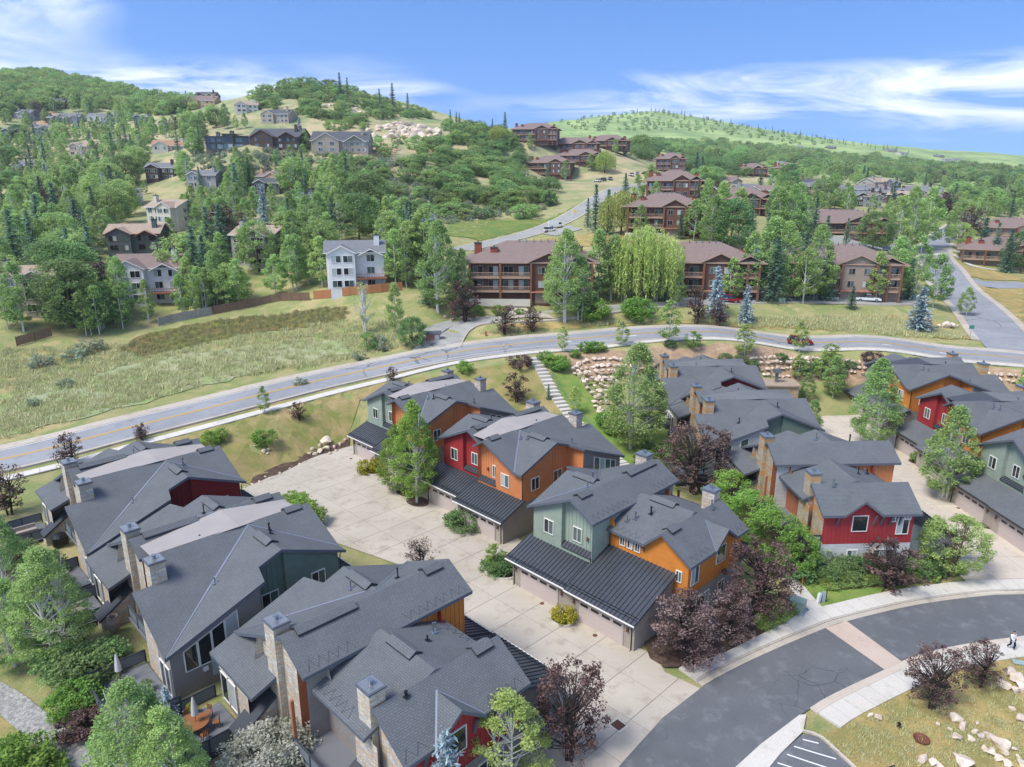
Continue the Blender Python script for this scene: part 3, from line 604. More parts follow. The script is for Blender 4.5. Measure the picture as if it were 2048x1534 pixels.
def endpair(label,o,ang,mir,cp,ce,acc='rust',lower='gray',stone='ledge_stone',met=True,garage_metal=True,base=0):
    b=TH('townhouse',label,o,ang,mir,base)
    unit_P(b,2.9,cp,True,met,stone,lower,acc)
    # end unit: ridge along the row, a second ridge front to back above the end wall, a small gable in the end wall
    ya,za=10.4,9.0; xb,zb=-1.2,8.8; ze=7.1; sl=(za-ze)/(ya-5.0); re=1.95; zs=6.75; sr=(zb-zs)/(re-xb)
    b.roof([[(-7.2,5,ze),(xb-1.65,5,ze),(xb-1.65,5.6,ze+sl*.6),(xb,5.6,ze+sl*.6),(xb,ya,za),(-7.2,ya,za)]]); b.roof([[(-7.2,ya,za),(xb,ya,za),(xb,15.8,za-sl*5.4),(-7.2,15.8,za-sl*5.4)]])
    b.roof([[(xb,5,zb),(xb,15.1,zb),(xb-1.7,15.1,zb-1.6),(xb-1.7,5,zb-1.6)]])
    g=11.0; gz=8.25; x2=xb+(zb-gz)/sr; hw=1.95
    b.roof([[(xb,5,zb),(re,5,zs),(re,g-hw,zs),(x2,g,gz),(re,g+hw,zs),(re,15.1,zs),(xb,15.1,zb)]])
    b.roof([[(x2,g,gz),(re+.1,g,gz),(re+.1,g+hw+.05,zs-.03),(re,g+hw,zs)]]); b.roof([[(re+.1,g,gz),(x2,g,gz),(re,g-hw,zs),(re+.1,g-hw-.05,zs-.03)]])
    if met: b.heat_cable((re-.15,5.5,zs+.1),(re-.15,8.6,zs+.1),(-.55,0,.36)); b.heat_cable((re-.15,13.3,zs+.1),(re-.15,15,zs+.1),(-.55,0,.36)); b.heat_cable((-6.8,5.15,ze+.05),(-3.6,5.15,ze+.05),(0,.7,.25)); b.heat_cable((-6.8,15.6,za-sl*5.2),(-3.2,15.6,za-sl*5.2),(0,-.7,.25)); b.valley((re,g-hw,zs),(x2,g,gz),.12); b.valley((re,g+hw,zs),(x2,g,gz),.12)
    if met: b.vent_ridge((-5.8,ya,za),(-3.2,ya,za)); b.vent_ridge((xb,5.9,zb),(xb,7.4,zb))
    Pn='paint_'+ce; L='lap_'+ce
    b.wall((-7.2,5.5),(1.4,5.5),3.3,'roof',L); b.wall((1.4,5.5),(1.4,14.7),3.3,'roof',Pn,battens=Pn); b.wall((1.45,5.5),(1.45,14.7),-1,3.35,'lap_'+lower); b.wall((0,5.55),(1.4,5.55),-1,3.35,'lap_'+lower)
    for x in (-5.6,-4.75,-3.9): b.window(x,5.5,5.75,1,0,.6,1.0,2)
    b.window(.55,5.5,4.6,1,0,.62,1.1,2); b.window(1.4,6.6,4.3,0,1,1.3,1.75,2); b.window(1.4,11.0,4.7,0,1,1.6,1.75,1); b.window(1.45,11.4,1.2,0,1,1.1,1.5,2); b.window(1.45,8.2,1.2,0,1,2.2,1.5,3)
    b.lamp(-3.2,5.5,6.4)
    if ce=='red':
        for y in (7.0,7.95,8.9,9.6,13.4): b.stick('bracket',(1.42,y,5.35),(1.85,y,6.55),.14,.16,'fascia')
        b.window(1.4,7.45,5.7,0,1,.7,.75,2); b.window(1.4,6.2,5.9,0,1,.7,.75,2)
    b.wall((1.4,14.7),(-1.0,14.7),-1,'roof',stone); b.wall((-1.0,14.7),(-7.2,14.7),-1,'roof','lap_'+('gray' if lower=='gray' else acc),dflt=7)
    b.wall((-1.9,17.2),(-3.9,15.5),-1,6.6,stone) if False else None
    b.wall((-.6,15.3),(-3.0,15.3),-1,'roof',stone,dflt=6.6); b.wall((-3.0,15.3),(-3.0,14.7),-1,'roof',stone,dflt=6.6)
    b.chimney(-2.0,14.6,1.3,1.1,-1,9.65,stone)
    fin=MB(); prof=[(15.3,-1),(17.8,-1),(17.5,2.6),(15.3,3.9)]
    for x in (-3.0,-1.7): fin.face([(x,y,z) for y,z in (prof if x<-2.7 else prof[::-1])],0,[(y,z) for y,z in (prof if x<-2.7 else prof[::-1])])
    fin.face([(-3.0,17.8,-1),(-1.7,17.8,-1),(-1.7,17.5,2.6),(-3.0,17.5,2.6)],0,[(0,0),(1.3,0),(1.3,3.6),(0,3.6)])
    f=b.add(fin,'stone_fin',stone); b.add(MB().slab([(-1.5,17.7,2.75),(-1.5,15.2,4.1),(-3.2,15.2,4.1),(-3.2,17.7,2.75)],.2,0,0),'fin_cap','fascia_dark',f)
    b.railing([(-3.1,17.3),(-7.2,17.3)],3.3); b.add(MB().box(-7.2,-3.1,14.7,17.3,3.0,3.28),'balcony_floor','deck')
    b.railing([(1.4,14.75),(1.4,16.6),(-.6,16.6)],3.3); b.add(MB().box(-.6,1.4,14.75,16.6,3.0,3.28),'balcony_floor','deck')
    b.add(MB().box(-7.25,-7.05,17.1,17.3,0,7.1),'post','lap_'+acc)
    base_garage(b,[(-14.75,-7.3,.15,3.0,-13.7),(-7.3,0,0,5.6,-6.1)],lower,garage_metal)
    for x,y in ((-6,6.6),(-5.5,7.2),(-4.6,8.4),(-.9,12.9),(-12.5,9.4),(-10.7,6.4)): b.pipe(x,y,random.uniform(.4,.95),random.choice([.05,.08]),m=random.choice(['pipe_metal','black']))
    b.downpipe(-7.0,5.45,5.3,6.95)
    return b
AN=-45.5; AR=-87.5
TA1=duplex('duplex townhouse with green and orange fronts beside the lawn below the road',(-13.6,85.8),AN,False,'green','orange')
TA2=duplex('duplex townhouse with red and orange fronts and mauve roof strip facing the court',(-1.0,70.0),AN,False,'red','orange')
TB=endpair('townhouse pair with sage green gable and bright orange end unit by the street corner',(10.31,51.62),AN,False,'green','bright_orange',lower='taupe')
TL1=duplex('duplex townhouse with dark red gable next to the road sidewalk',(-26.9,71.9),AN,True,'gray','deepred',acc='deepred')
TL2=duplex('duplex townhouse with gray lap siding end wall and long raked window strip',(-13.0,57.3),AN,True,'orange','darkgreen',acc='rust')
TN=endpair('townhouse pair with orange front gable and red end wall beside the dining deck',(3.45,44.3),AN,True,'bright_orange','red',acc='rust')
TC1=duplex('duplex townhouse below the boulder wall, dark roof with dark red gable slit',(41.8,104.4),AR,True,'gray','deepred',acc='deepred',stone='ashlar',met=False,mem=None,lower='palegray')
TC2=duplex('duplex townhouse with green gable end and pale siding beside the large purple tree',(42.6,86.5),AR,True,'orange','darkgreen',acc='rust',stone='ashlar',met=False,mem=None,lower='palegray')
TC3=endpair('townhouse pair with red board end wall on brackets above pale gray siding',(45.6,66.1),AR,True,'orange','red',acc='rust',stone='ashlar',met=False,lower='palegray')
TR1=duplex('duplex townhouse with orange gable across the lane nearest the road junction',(58.6,104.6),AR,False,'green','bright_orange',acc='rust',stone='ashlar',met=False,mem='corrugated',garage_metal=False)
TR2=duplex('duplex townhouse with red gable and orange end across the lane',(56.8,84.8),AR,False,'red','bright_orange',acc='rust',stone='ashlar',met=False,mem='corrugated',garage_metal=False)
TR3=endpair('townhouse pair with green gable and shingled garage roof at the lane entrance',(55.0,66.2),AR,False,'green','green',acc='rust',stone='ashlar',met=False,garage_metal=False)
# ------------------------------------------------------------------ ground sheets, roads, kerbs
def H2(pts): return [tuple(hit(x,y)[:2]) for x,y in pts]
def rough(poly,amp):
    out=[]; rs=random.Random(len(poly)); n=len(poly)
    for i in range(n):
        a,b=np.array(poly[i]),np.array(poly[(i+1)%n]); L=np.hypot(*(b-a)); k=max(1,int(L/1.3)); d=(b-a)/max(L,1e-6); nn=np.array([-d[1],d[0]]); ph=rs.uniform(0,6)
        for j in range(k):
            u=j/k; e=min(1,4*u*(1-u)+.2); out.append(tuple(a+(b-a)*u+nn*e*amp*(math.sin(ph+j*.9)*.5+rs.uniform(-.6,.6))))
    return out
def sheet(name,poly,m,off=.03,label=None,kind='structure',th=0,step=2.5,parent=None,group=None,cat=None,ragged=None):
    if ragged is None: ragged=.9 if m in ('sage_field','reeds_ground','dry_grass','lawn','dirt') else (.3 if m in ('slope_lawn','mulch') and not th else 0)
    if ragged: poly=rough(poly,ragged)
    b=bmesh.new(); vs=[b.verts.new((x,y,0)) for x,y in poly]; f=b.faces.new(vs)
    if f.normal.z<0: f.normal_update(); 
    bmesh.ops.triangulate(b,faces=b.faces[:])
    P=np.array(poly)
    for ax in (0,1):
        lo,hi=P[:,ax].min(),P[:,ax].max(); st=max(step,(hi-lo)/60)
        for c in np.arange(math.ceil(lo/st)*st,hi,st):
            co=(c,0,0) if ax==0 else (0,c,0); no=(1,0,0) if ax==0 else (0,1,0)
            bmesh.ops.bisect_plane(b,geom=b.verts[:]+b.edges[:]+b.faces[:],plane_co=co,plane_no=no,dist=1e-4)
    XY=np.array([v.co[:2] for v in b.verts]); Z=terr(XY)+off
    for v,z in zip(b.verts,Z): v.co.z=z
    bmesh.ops.recalc_face_normals(b,faces=b.faces[:])
    if sum(f.normal.z for f in b.faces)<0: bmesh.ops.reverse_faces(b,faces=b.faces[:])
    if th:
        r=bmesh.ops.extrude_face_region(b,geom=b.faces[:]); 
        for v in [e for e in r['geom'] if isinstance(e,bmesh.types.BMVert)]: v.co.z+=th
        bmesh.ops.recalc_face_normals(b,faces=b.faces[:])
    me=bpy.data.meshes.new(name); b.to_mesh(me); b.free(); me.materials.append(MAT[m])
    return tag(obj(name,me,parent),label,cat,group,kind if parent is None else None)
def cr(pts,step=1.5):
    """smooth curve through the points, resampled evenly"""
    P=np.array(pts,float); P=np.vstack([2*P[0]-P[1],P,2*P[-1]-P[-2]]); out=[]
    for i in range(1,len(P)-2):
        a,b,c,d=P[i-1:i+3]
        for t in np.linspace(0,1,24,endpoint=False): out.append(.5*((2*b)+(-a+c)*t+(2*a-5*b+4*c-d)*t*t+(-a+3*b-3*c+d)*t**3))
    out.append(P[-2]); out=np.array(out); s=np.r_[0,np.cumsum(np.hypot(*np.diff(out,axis=0).T))]; n=max(2,int(s[-1]/step)); u=np.linspace(0,s[-1],n+1)
    return np.c_[np.interp(u,s,out[:,0]),np.interp(u,s,out[:,1])]
def normals(C):
    d=np.gradient(C,axis=0); d/=np.hypot(*d.T)[:,None]; return np.c_[-d[:,1],d[:,0]]
def band(C,o0,o1,off,th=0.,m='asphalt',name='road',slabs=None,parent=None,label=None,kind='structure',gap=.015,flatx=False):
    """strip between two lateral offsets of a curve (positive = left of travel), following the ground"""
    Nn=normals(C); o0=np.broadcast_to(o0,len(C)); o1=np.broadcast_to(o1,len(C)); A=C+Nn*o0[:,None]; B=C+Nn*o1[:,None]; zc=terr(C)
    za,zb=(zc+off,zc+off) if flatx else (terr(A)+off,terr(B)+off)
    def seg(i0,i1,mb,g=0):
        for i in range(i0,i1):
            a0,a1,b0,b1=[np.r_[p,z] for p,z in ((A[i],za[i]),(A[i+1],za[i+1]),(B[i],zb[i]),(B[i+1],zb[i+1]))]
            if g: a0=a0+(a1-a0)*g; b0=b0+(b1-b0)*g
            q=[a0,a1,b1,b0]
            q=[tuple(p) for p in (q if np.cross((a1-a0)[:2],(b0-a0)[:2])>0 else q[::-1])]
            if th: mb.slab(q,th,0,0)
            else: mb.face(q)
    if slabs:
        root=tag(obj(name,None,parent),label,kind=kind) if parent is None else parent
        for i in range(0,len(C)-1,slabs):
            mb=MB(); seg(i,min(i+slabs,len(C)-1),mb,.025); mb.build('slab',m,root)
        return root
    mb=MB(); seg(0,len(C)-1,mb); o=mb.build(name,m,parent)
    return tag(o,label,kind=kind) if parent is None else o
ROAD=cr([(-150,40),(-120,60),(-95,74.5),(-68,88.6),(-55,98.5),(-42,109.5),(-32,117.2),(-18,124),(-3,129),(13.5,133.2),(31,135.6),(45,135.8),(56,134.4),(73,129),(91,121.5),(130,103),(180,80)],1.6)
BR=cr(H2([(2052,712),(2010,680),(1950,612),(1895,555),(1868,510),(1872,487),(1900,462),(1935,440),(1950,425)]),3)
LOT=cr(H2([(872,700),(888,672),(915,652),(960,640),(1010,634),(1080,628),(1200,618),(1330,608),(1480,602),(1620,600),(1740,606),(1815,606)]),3)
HR=cr(H2([(915,500),(960,490),(1020,474),(1075,459),(1120,441),(1165,418),(1205,393),(1232,379),(1290,366),(1360,362)]),4)
for q in (BR[3:],HR,LOT[1:]): corridor(q,5.5,10)
corridor(ROAD,8,14)
make_terrain()
xr_=ROAD[:,0]; wn=np.interp(xr_,[-70,-20,0,14,30,60,100],[4.6,4.6,5.4,6.4,4.8,4.6,4.6])
band(ROAD,4.3,-wn,.06,0,'asphalt_old','main_road')
band(ROAD,6.6,4.3,.10,.2,'concrete','road_shoulder'); band(ROAD,-wn,-wn-.75,.09,.15,'concrete','gutter'); band(ROAD,-wn-.75,-wn-.95,.2,.3,'concrete','kerb')
for o in (.1,-.34): band(ROAD,o+.24,o,.085,0,'paint_yellow','centre_line')
band(ROAD,4.1,3.9,.085,0,'paint_white','edge_line')
tl=ROAD[(xr_>-22)&(xr_<20)]; band(tl,-3.6,-3.75,.075,0,'paint_white','lane_line')
for cx in (8,21,68,78):
    k=ROAD[(xr_>cx)&(xr_<cx+4.2)]; band(k,-1.5,-1.9,.078,0,'paint_white','lane_arrow')
sw=np.interp(xr_,[-70,-25,-12,0,100],[2.6,2.6,1.2,.96,.96])
k=(xr_>-95)&(xr_<110)
band(ROAD[k],(-wn-sw)[k],(-wn-sw-1.7)[k],.12,.15,'concrete_new','sidewalk',slabs=1)
# branch road to the right, lot road below the condominiums, hill road

band(BR,4.6,-4.6,.07,0,'asphalt_old','side_road')
for sgn in (1,-1): band(BR[4:],sgn*4.6,sgn*6.0,.13,.2,'concrete','kerb')
B2=cr(H2([(1900,560),(1960,566),(2060,570)]),3); band(B2,4.,-4.,.066,0,'asphalt_old','side_road')
B3=H2([(1868,510),(1900,507),(1960,535),(2040,545)]); band(cr(B3,3),1.,-1.,.1,.1,'concrete_new','sidewalk')
B4=H2([(1875,497),(1930,508)]); band(cr(B4,3),2.5,-2.5,.1,0,'concrete','driveway')

lw=np.interp(np.arange(len(LOT)),[0,5,12,len(LOT)],[4.5,3.6,3.2,3.4]); band(LOT,lw,-lw,.06,0,'asphalt_pale','lot_road'); band(LOT,-lw,-lw-.35,.2,.3,'concrete','kerb')
for a in [[(985,640),(1020,610),(1045,608),(1110,638)],[(1630,608),(1640,592),(1830,590),(1850,606)],[(840,664),(870,648),(905,640),(905,652),(880,668)]]: sheet('parking_apron',H2(a),'asphalt_pale' if a[0][0]!=985 else 'concrete',.075)
sheet('parking_lot',H2([(1520,482),(1700,478),(1800,490),(1790,505),(1560,502)]),'asphalt_pale',.08)
band(HR,3.9,-3.9,.09,0,'asphalt_pale','hill_road')
for sgn in (1,-1): band(HR,sgn*3.9,sgn*4.7,.13,.2,'concrete','kerb')
sheet('pull_off',H2([(1085,468),(1135,452),(1165,458),(1110,472)]),'asphalt_pale',.1)
sheet('cul_de_sac',H2([(445,452),(500,448),(545,462),(530,482),(480,480),(450,468)]),'asphalt_old',.12); band(cr(H2([(440,447),(480,455),(505,462),(540,470)]),3),1,-1,.14,.1,'concrete_new','sidewalk')
# ---- the street and its sidewalks (level)
UP=PX([(1150,1640),(1248,1522),(1326,1436),(1392,1382),(1451,1346),(1545,1301),(1650,1257),(1693,1243),(1834,1210),(1971,1192),(2048,1189),(2300,1185)])
LO=PX([(1380,1640),(1474,1534),(1521,1491),(1599,1432),(1654,1395),(1767,1341),(1826,1314),(1912,1292),(2048,1272),(2300,1240)])
sheet('street',UP+LO[::-1],'asphalt',.04)
sheet('crosswalk',PX([(1651,1257),(1693,1243),(1803,1324),(1770,1341)]),'concrete_pink',.06)
CU=cr(UP,1.5); CL=cr(LO,1.5)
dv=CU[:,0]>W(1400,1380)[0]; up=CU[dv]
band(up,.0,.55,.045,.1,'concrete','gutter'); band(up,.55,.72,.13,.25,'concrete','kerb'); band(up,.75,2.5,.135,.2,'concrete_new','sidewalk',slabs=1)
lo=CL[CL[:,0]>W(1600,1432)[0]]; band(lo,.0,-.5,.045,.1,'concrete_tan','gutter'); band(lo,-.5,-.68,.12,.25,'concrete_tan','kerb'); band(lo,-.7,-2.5,.125,.2,'concrete_new','sidewalk',slabs=1)
sheet('apron',PX([(1440,1560),(1474,1534),(1521,1491),(1599,1432),(1612,1432),(1606,1465),(1560,1510),(1520,1560)]),'concrete_new',.05,th=.08)
sheet('parking_lot',PX([(1520,1560),(1560,1510),(1604,1470),(1636,1474),(1700,1534),(1730,1580)]),'asphalt',.052)
for a in ([(1588,1494),(1672,1520)],[(1574,1510),(1655,1538)],[(1605,1480),(1637,1488)],[(1555,1527),(1620,1548)]): band(cr(PX(a),1),.06,-.06,.062,0,'paint_white','parking_line')
band(cr(PX([(1606,1440),(1604,1462),(1640,1474),(1690,1520),(1730,1560)]),.6),.09,-.09,.16,.2,'concrete_tan','kerb')
sheet('dry_lawn',PX([(1648,1474),(1735,1420),(1816,1380),(1915,1338),(2048,1312),(2350,1290),(2350,1640),(1760,1640)]),'dry_grass',.035)
# ---- concrete courts, cast in slabs
def clip(poly,x0,x1,y0,y1):
    for ax,v,s in ((0,x0,1),(0,x1,-1),(1,y0,1),(1,y1,-1)):
        o=[]; n=len(poly)
        for i in range(n):
            a,b=poly[i],poly[(i+1)%n]; fa,fb=s*(a[ax]-v),s*(b[ax]-v)
            if fa>=0: o.append(a)
            if (fa>=0)!=(fb>=0): t=fa/(fa-fb); o.append((a[0]+(b[0]-a[0])*t,a[1]+(b[1]-a[1])*t))
        poly=o
        if len(poly)<3: return []
    return poly
def court(name,poly,ang,sx,sy,mats,label=None):
    root=tag(obj(name,None),label,kind='structure'); a=math.radians(ang); c,s=math.cos(a),math.sin(a)
    L=[(x*c+y*s,-x*s+y*c) for x,y in poly]; xs=[p[0] for p in L]; ys=[p[1] for p in L]; g=.02
    root.rotation_euler=(0,0,a)
    for i in range(int((max(xs)-min(xs))/sx)+1):
        for j in range(int((max(ys)-min(ys))/sy)+1):
            x0,y0=min(xs)+i*sx,min(ys)+j*sy; q=clip(L,x0+g,x0+sx-g,y0+g,y0+sy-g)
            if len(q)<3: continue
            ar=sum(q[k-1][0]*q[k][1]-q[k][0]*q[k-1][1] for k in range(len(q)))/2
            if abs(ar)<.15: continue
            if ar<0: q=q[::-1]
            MB().slab([(x,y,.06+random.uniform(-.004,.004)) for x,y in q],.1,0,0).build('slab',random.choices(mats,[8]+[1]*(len(mats)-1))[0],root)
court('driveway_court',PX([(400,1010),(480,980),(590,931),(640,908),(700,893),(760,880),(1010,1050),(1060,1100),(1262,1290),(1310,1310),(1330,1345),(1400,1378),(1326,1436),(1248,1522),(1150,1640),(900,1640),(1000,1440),(1040,1330),(800,1130),(600,1060),(450,1040)]),AN,3.75,3.75,['concrete'])
court('lane_court',PX([(1630,870),(1640,828),(1700,818),(1765,820),(1810,822),(2200,1090),(2300,1180),(2048,1186),(1950,1190),(1936,1168),(1890,1120),(1850,1060),(1600,900)]),AR,4.2,4.2,['concrete_tan'])
for p in [(1236,1452)]:
    c=W(*p); t=thing('storm_grate','rusty storm drain grate set in the concrete driveway apron','grate',(c[0],c[1],.07),math.radians(-50))
    MB().box(-.55,.55,-.5,.5,0,.015).build('frame','concrete_new',t)
    for i in range(9): MB().box(-.4,.4,-.38+i*.09,-.33+i*.09,.0,.03).build('bar','copper',t)
    MB().box(-.42,.42,-.4,.42,.0,.018).build('pit','black',t)
def manhole(x,y,z,r,label,grp=None,m='copper'):
    t=tag(MB().lathe([(0,.02),(r*.8,.022),(r*.82,.012),(r*.9,.012),(r*.92,.022),(r,.022),(r*1.05,0)],20).build('manhole_cover',m),label,'manhole',grp); t.location=(x,y,z); return t
for i,p in enumerate([(1084,1208),(1190,1272),(895,1018),(1011,1112),(702,918),(1916,1017),(1811,893)]):
    c=W(*p); manhole(c[0],c[1],.062,.2,'small round drain cover set in the court paving','drain covers in the courts')
c=W(1321,1470); manhole(c[0],c[1],.05,.5,'round manhole cover in the cracked asphalt street',m='asphalt')
# ---- lawns, beds, slopes
sheet('slope_lawn',H2([(300,885),(420,845),(560,803),(720,768),(880,752),(960,737),(1055,722),(1090,760),(1130,830),(1190,895),(1255,940),(1290,960),(1180,900),(1100,840),(960,800),(820,790),(720,800),(700,860),(690,890),(640,905),(590,928),(500,968),(440,940),(330,900)]),'slope_lawn',.03,'sloping lawn between the court and the road')
sheet('stair_lawn',H2([(1100,745),(1140,820),(1200,890),(1262,935),(1300,950),(1290,890),(1215,840),(1190,800),(1150,750)]),'green_lawn',.045)
sheet('dirt_slope',H2([(1120,705),(1300,696),(1560,698),(1780,716),(2050,740),(2050,790),(1760,760),(1500,735),(1330,730),(1180,760)]),'dirt',.035)
sheet('mulch_bed',H2([(500,972),(590,933),(640,910),(698,893),(700,875),(640,895),(560,930),(505,955)]),'mulch',.07)
sheet('mulch_bed',PX([(1270,1240),(1300,1318),(1330,1336),(1380,1335),(1460,1302),(1540,1262),(1612,1221),(1580,1195),(1480,1190)]),'mulch',.06,th=.1)
sheet('garden_bed',PX([(1560,1080),(1612,1150),(1660,1182),(1760,1172),(1870,1163),(1925,1148),(1900,1125),(1850,1100),(1640,1090)]),'mulch',.06)
sheet('lawn',PX([(1540,1130),(1580,1130),(1625,1155),(1670,1183),(1770,1175),(1757,1190),(1645,1217),(1600,1180)]),'green_lawn',.05)
band(cr(PX([(1520,1110),(1560,1145),(1600,1185),(1634,1222)]),1.4),.75,-.75,.09,.1,'concrete_new','path',slabs=1)
sheet('rear_lawn',H2([(1190,895),(1255,935),(1300,950),(1420,940),(1430,880),(1340,860),(1290,880),(1220,840)]),'green_lawn',.04)
sheet('mulch_bank',H2([(0,1200),(60,1260),(110,1330),(160,1400),(210,1480),(240,1534),(420,1534),(340,1420),(220,1330),(150,1240),(80,1120),(0,1100)]),'mulch',.04)
band(cr(H2([(-60,1360),(10,1400),(60,1440),(110,1480),(190,1540),(260,1600)]),1),.9,-.9,.06,0,'gravel','gravel_swale')
sheet('corner_lawn',H2([(-60,1420),(0,1435),(60,1475),(150,1534),(150,1560),(-100,1560)]),'slope_lawn',.05)
sheet('sage_field',H2([(0,790),(150,755),(330,715),(520,690),(700,676),(720,700),(560,735),(340,790),(160,838),(0,872)]),'sage_field',.02)
sheet('reed_hollow',H2([(235,695),(300,665),(430,640),(600,622),(690,612),(690,640),(600,655),(480,668),(380,690),(290,712)]),'reeds_ground',.03)
sheet('dry_verge',H2([(960,670),(1010,648),(1200,640),(1400,640),(1560,640),(1760,628),(1870,640),(1960,680),(1900,678),(1580,656),(1300,648),(1100,658)]),'dry_grass',.03)
sheet('dry_verge',H2([(1900,520),(1980,540),(2048,556),(2048,562),(1900,556),(1880,535)]),'dry_grass',.03); sheet('dry_verge',H2([(1945,570),(2048,575),(2048,660),(1990,620)]),'dry_grass',.03)
sheet('dry_verge',H2([(1000,490),(1110,474),(1200,465),(1270,470),(1260,490),(1100,495)]),'dry_grass',.04)
sheet('hill_grass',H2([(880,470),(900,440),(1000,440),(1090,440),(1150,412),(1130,430),(1060,456),(960,482)]),'lawn',.05)
# ---- rocks
ROCKS=[]
for k in range(6):
    b=bmesh.new(); bmesh.ops.create_icosphere(b,subdivisions=2,radius=.5); rs=random.Random(k)
    cuts=[(Vector((rs.gauss(0,1),rs.gauss(0,1),rs.gauss(0,1))).normalized(),rs.uniform(.2,.4)) for _ in range(12)]
    for v in b.verts:
        for n,d in cuts:
            q=v.co.dot(n)
            if q>d: v.co-=n*(q-d)
        v.co.x*=1.15; v.co.z*=.85; v.co+=Vector((rs.gauss(0,.012),rs.gauss(0,.012),rs.gauss(0,.012)))
    me=bpy.data.meshes.new('boulder'); b.to_mesh(me); b.free(); ROCKS.append(me)
mat('sandstone','c2b09e',.9,.2,var=.16,scale=1.6,bump=.5,bscale=5,objr=.14,col2='d4c6b5'); mat('pink_stone','b78b74',.9,.2,var=.2,scale=1.3,bump=.5,bscale=4,objr=.15,col2='cdb3a0')
for me in ROCKS: me.materials.append(MAT['sandstone'])
def rock(x,y,z,s,parent=None,name='boulder',sq=1):
    o=obj(name,random.choice(ROCKS),parent); o.location=(x,y,z); o.rotation_euler=(random.uniform(-.3,.3),random.uniform(-.3,.3),random.uniform(0,6.28)); o.scale=(s*random.uniform(.85,1.25),s*random.uniform(.8,1.15),s*random.uniform(.7,1.)*sq); return o
def boulder_wall(label,lines,size,grp=None):
    c=hit(*lines[0][0][0]); t=thing('boulder_wall',label,'retaining wall',(c[0],c[1],tz(c[0],c[1])),0,grp)
    for pts,lift in lines:
        C=cr(H2(pts),size*.98)
        for p in C:
            s=size*random.uniform(.8,1.3); rock(p[0]-c[0]+random.uniform(-.2,.2),p[1]-c[1]+random.uniform(-.2,.2),tz(*p)-t.location.z+lift*size+s*.22,s,t)
    return t
boulder_wall('tiered boulder retaining wall beside the concrete stairs',[([(1148,742),(1165,728),(1200,722),(1260,722),(1300,722)],.2),([(1150,750),(1172,740),(1215,735),(1262,735)],.1),([(1160,758),(1185,752),(1240,750)],.6),([(1163,764),(1190,760),(1235,760)],.2),([(1168,772),(1190,768),(1232,770)],.5),([(1176,780),(1200,776),(1230,779)],.3),([(1184,790),(1205,787),(1228,790)],.3),([(1188,799),(1210,797),(1226,800)],.3),([(1190,808),(1215,808)],.2),([(1192,818),(1208,826)],.1),([(1198,828),(1205,838),(1206,846)],.1)],1.0)
boulder_wall('low boulder wall between the lane end and the road bank',[([(1500,722),(1560,720),(1620,722),(1690,727),(1742,735)],.25),([(1505,731),(1570,729),(1640,731),(1740,744)],.2),([(1515,741),(1580,739),(1640,741),(1735,752)],.1),([(1530,752),(1600,750),(1640,752)],.0)],.95)
boulder_wall('boulder wall on the bank behind the orange townhouse',[([(1975,752),(2048,757)],.2),([(1985,762),(2060,768)],.1)],.95)
def rocks_at(label,pts,grp):
    for px,py,s in pts:
        c=hit(px,py); o=rock(c[0],c[1],tz(c[0],c[1])+s*.2,s,name='rock'); tag(o,label,'rock',grp)
rocks_at('pale boulder in the rock pile on the lawn edge by the court',[(640,905,1.2),(650,885,1.8),(655,900,1.3),(625,900,1.),(630,910,.9),(668,895,.8),(680,890,.8),(660,908,.8),(618,908,.7),(690,882,.7),(640,893,1.),(672,903,.6)],'rock pile above the court')
rocks_at('pale stone in the pebble strip edging the court',[(520,965,.5),(540,958,.5),(560,948,.6),(580,938,.5),(600,930,.5),(505,970,.5),(530,955,.5),(610,925,.5),(490,975,.4)],'stones along the court edge')
rocks_at('cream boulder on the lawn by the small round shrub',[(528,905,.9),(537,900,.7),(510,893,.5),(534,908,.6)],'boulders on the sloping lawn')
rr=[(1757,1438,.7),(1741,1433,.5),(1720,1410,.4),(1875,1450,.5),(1910,1442,1.2),(1925,1455,.9),(1950,1465,.6),(1960,1475,.7),(1940,1480,.7),(1975,1470,.5),(1985,1480,.9),(2000,1490,1.3),(1968,1500,.7),(1985,1510,.9),(1996,1520,.8),(2010,1510,.7),(1845,1520,.8),(1865,1528,.7),(1925,1530,1.5),(1880,1535,.7),(2030,1500,.6),(2036,1515,.5),(2020,1350,1.3),(2035,1365,1.5),(2010,1375,1.1),(2044,1380,1.2),(2000,1362,.8),(2030,1385,.9),(2040,1440,.9),(2025,1420,.6),(1912,1478,.9),(1900,1460,.4),(1955,1448,.5),(1890,1415,.4),(2042,1528,.8),(2016,1530,.7)]
rocks_at('white granite boulder strewn on the dry lawn by the purple trees',rr,'white boulders on the dry lawn')
rocks_at('red sandstone landscaping boulder below the brown condominiums',[(905,640,1.3),(925,637,1.2),(940,640,1.),(955,637,1.1),(975,636,1.),(890,635,1.),(1215,618,.9),(1350,600,1.3),(1365,597,1.2),(1380,602,1.1),(1480,590,1.2),(1495,587,1.1)],'landscaping boulders at the condominiums')
c=hit(1893,655); t=thing('monument_rock','large red sandstone monument boulder with a flat face by the junction','boulder',(c[0],c[1],tz(c[0],c[1])),.3)
for dx,dy,s in ((0,0,2.6),(1.9,.3,1.6),(-1.7,.2,1.5),(3.2,.1,1.)): 
    o=rock(dx,dy,s*.25,s,t); 
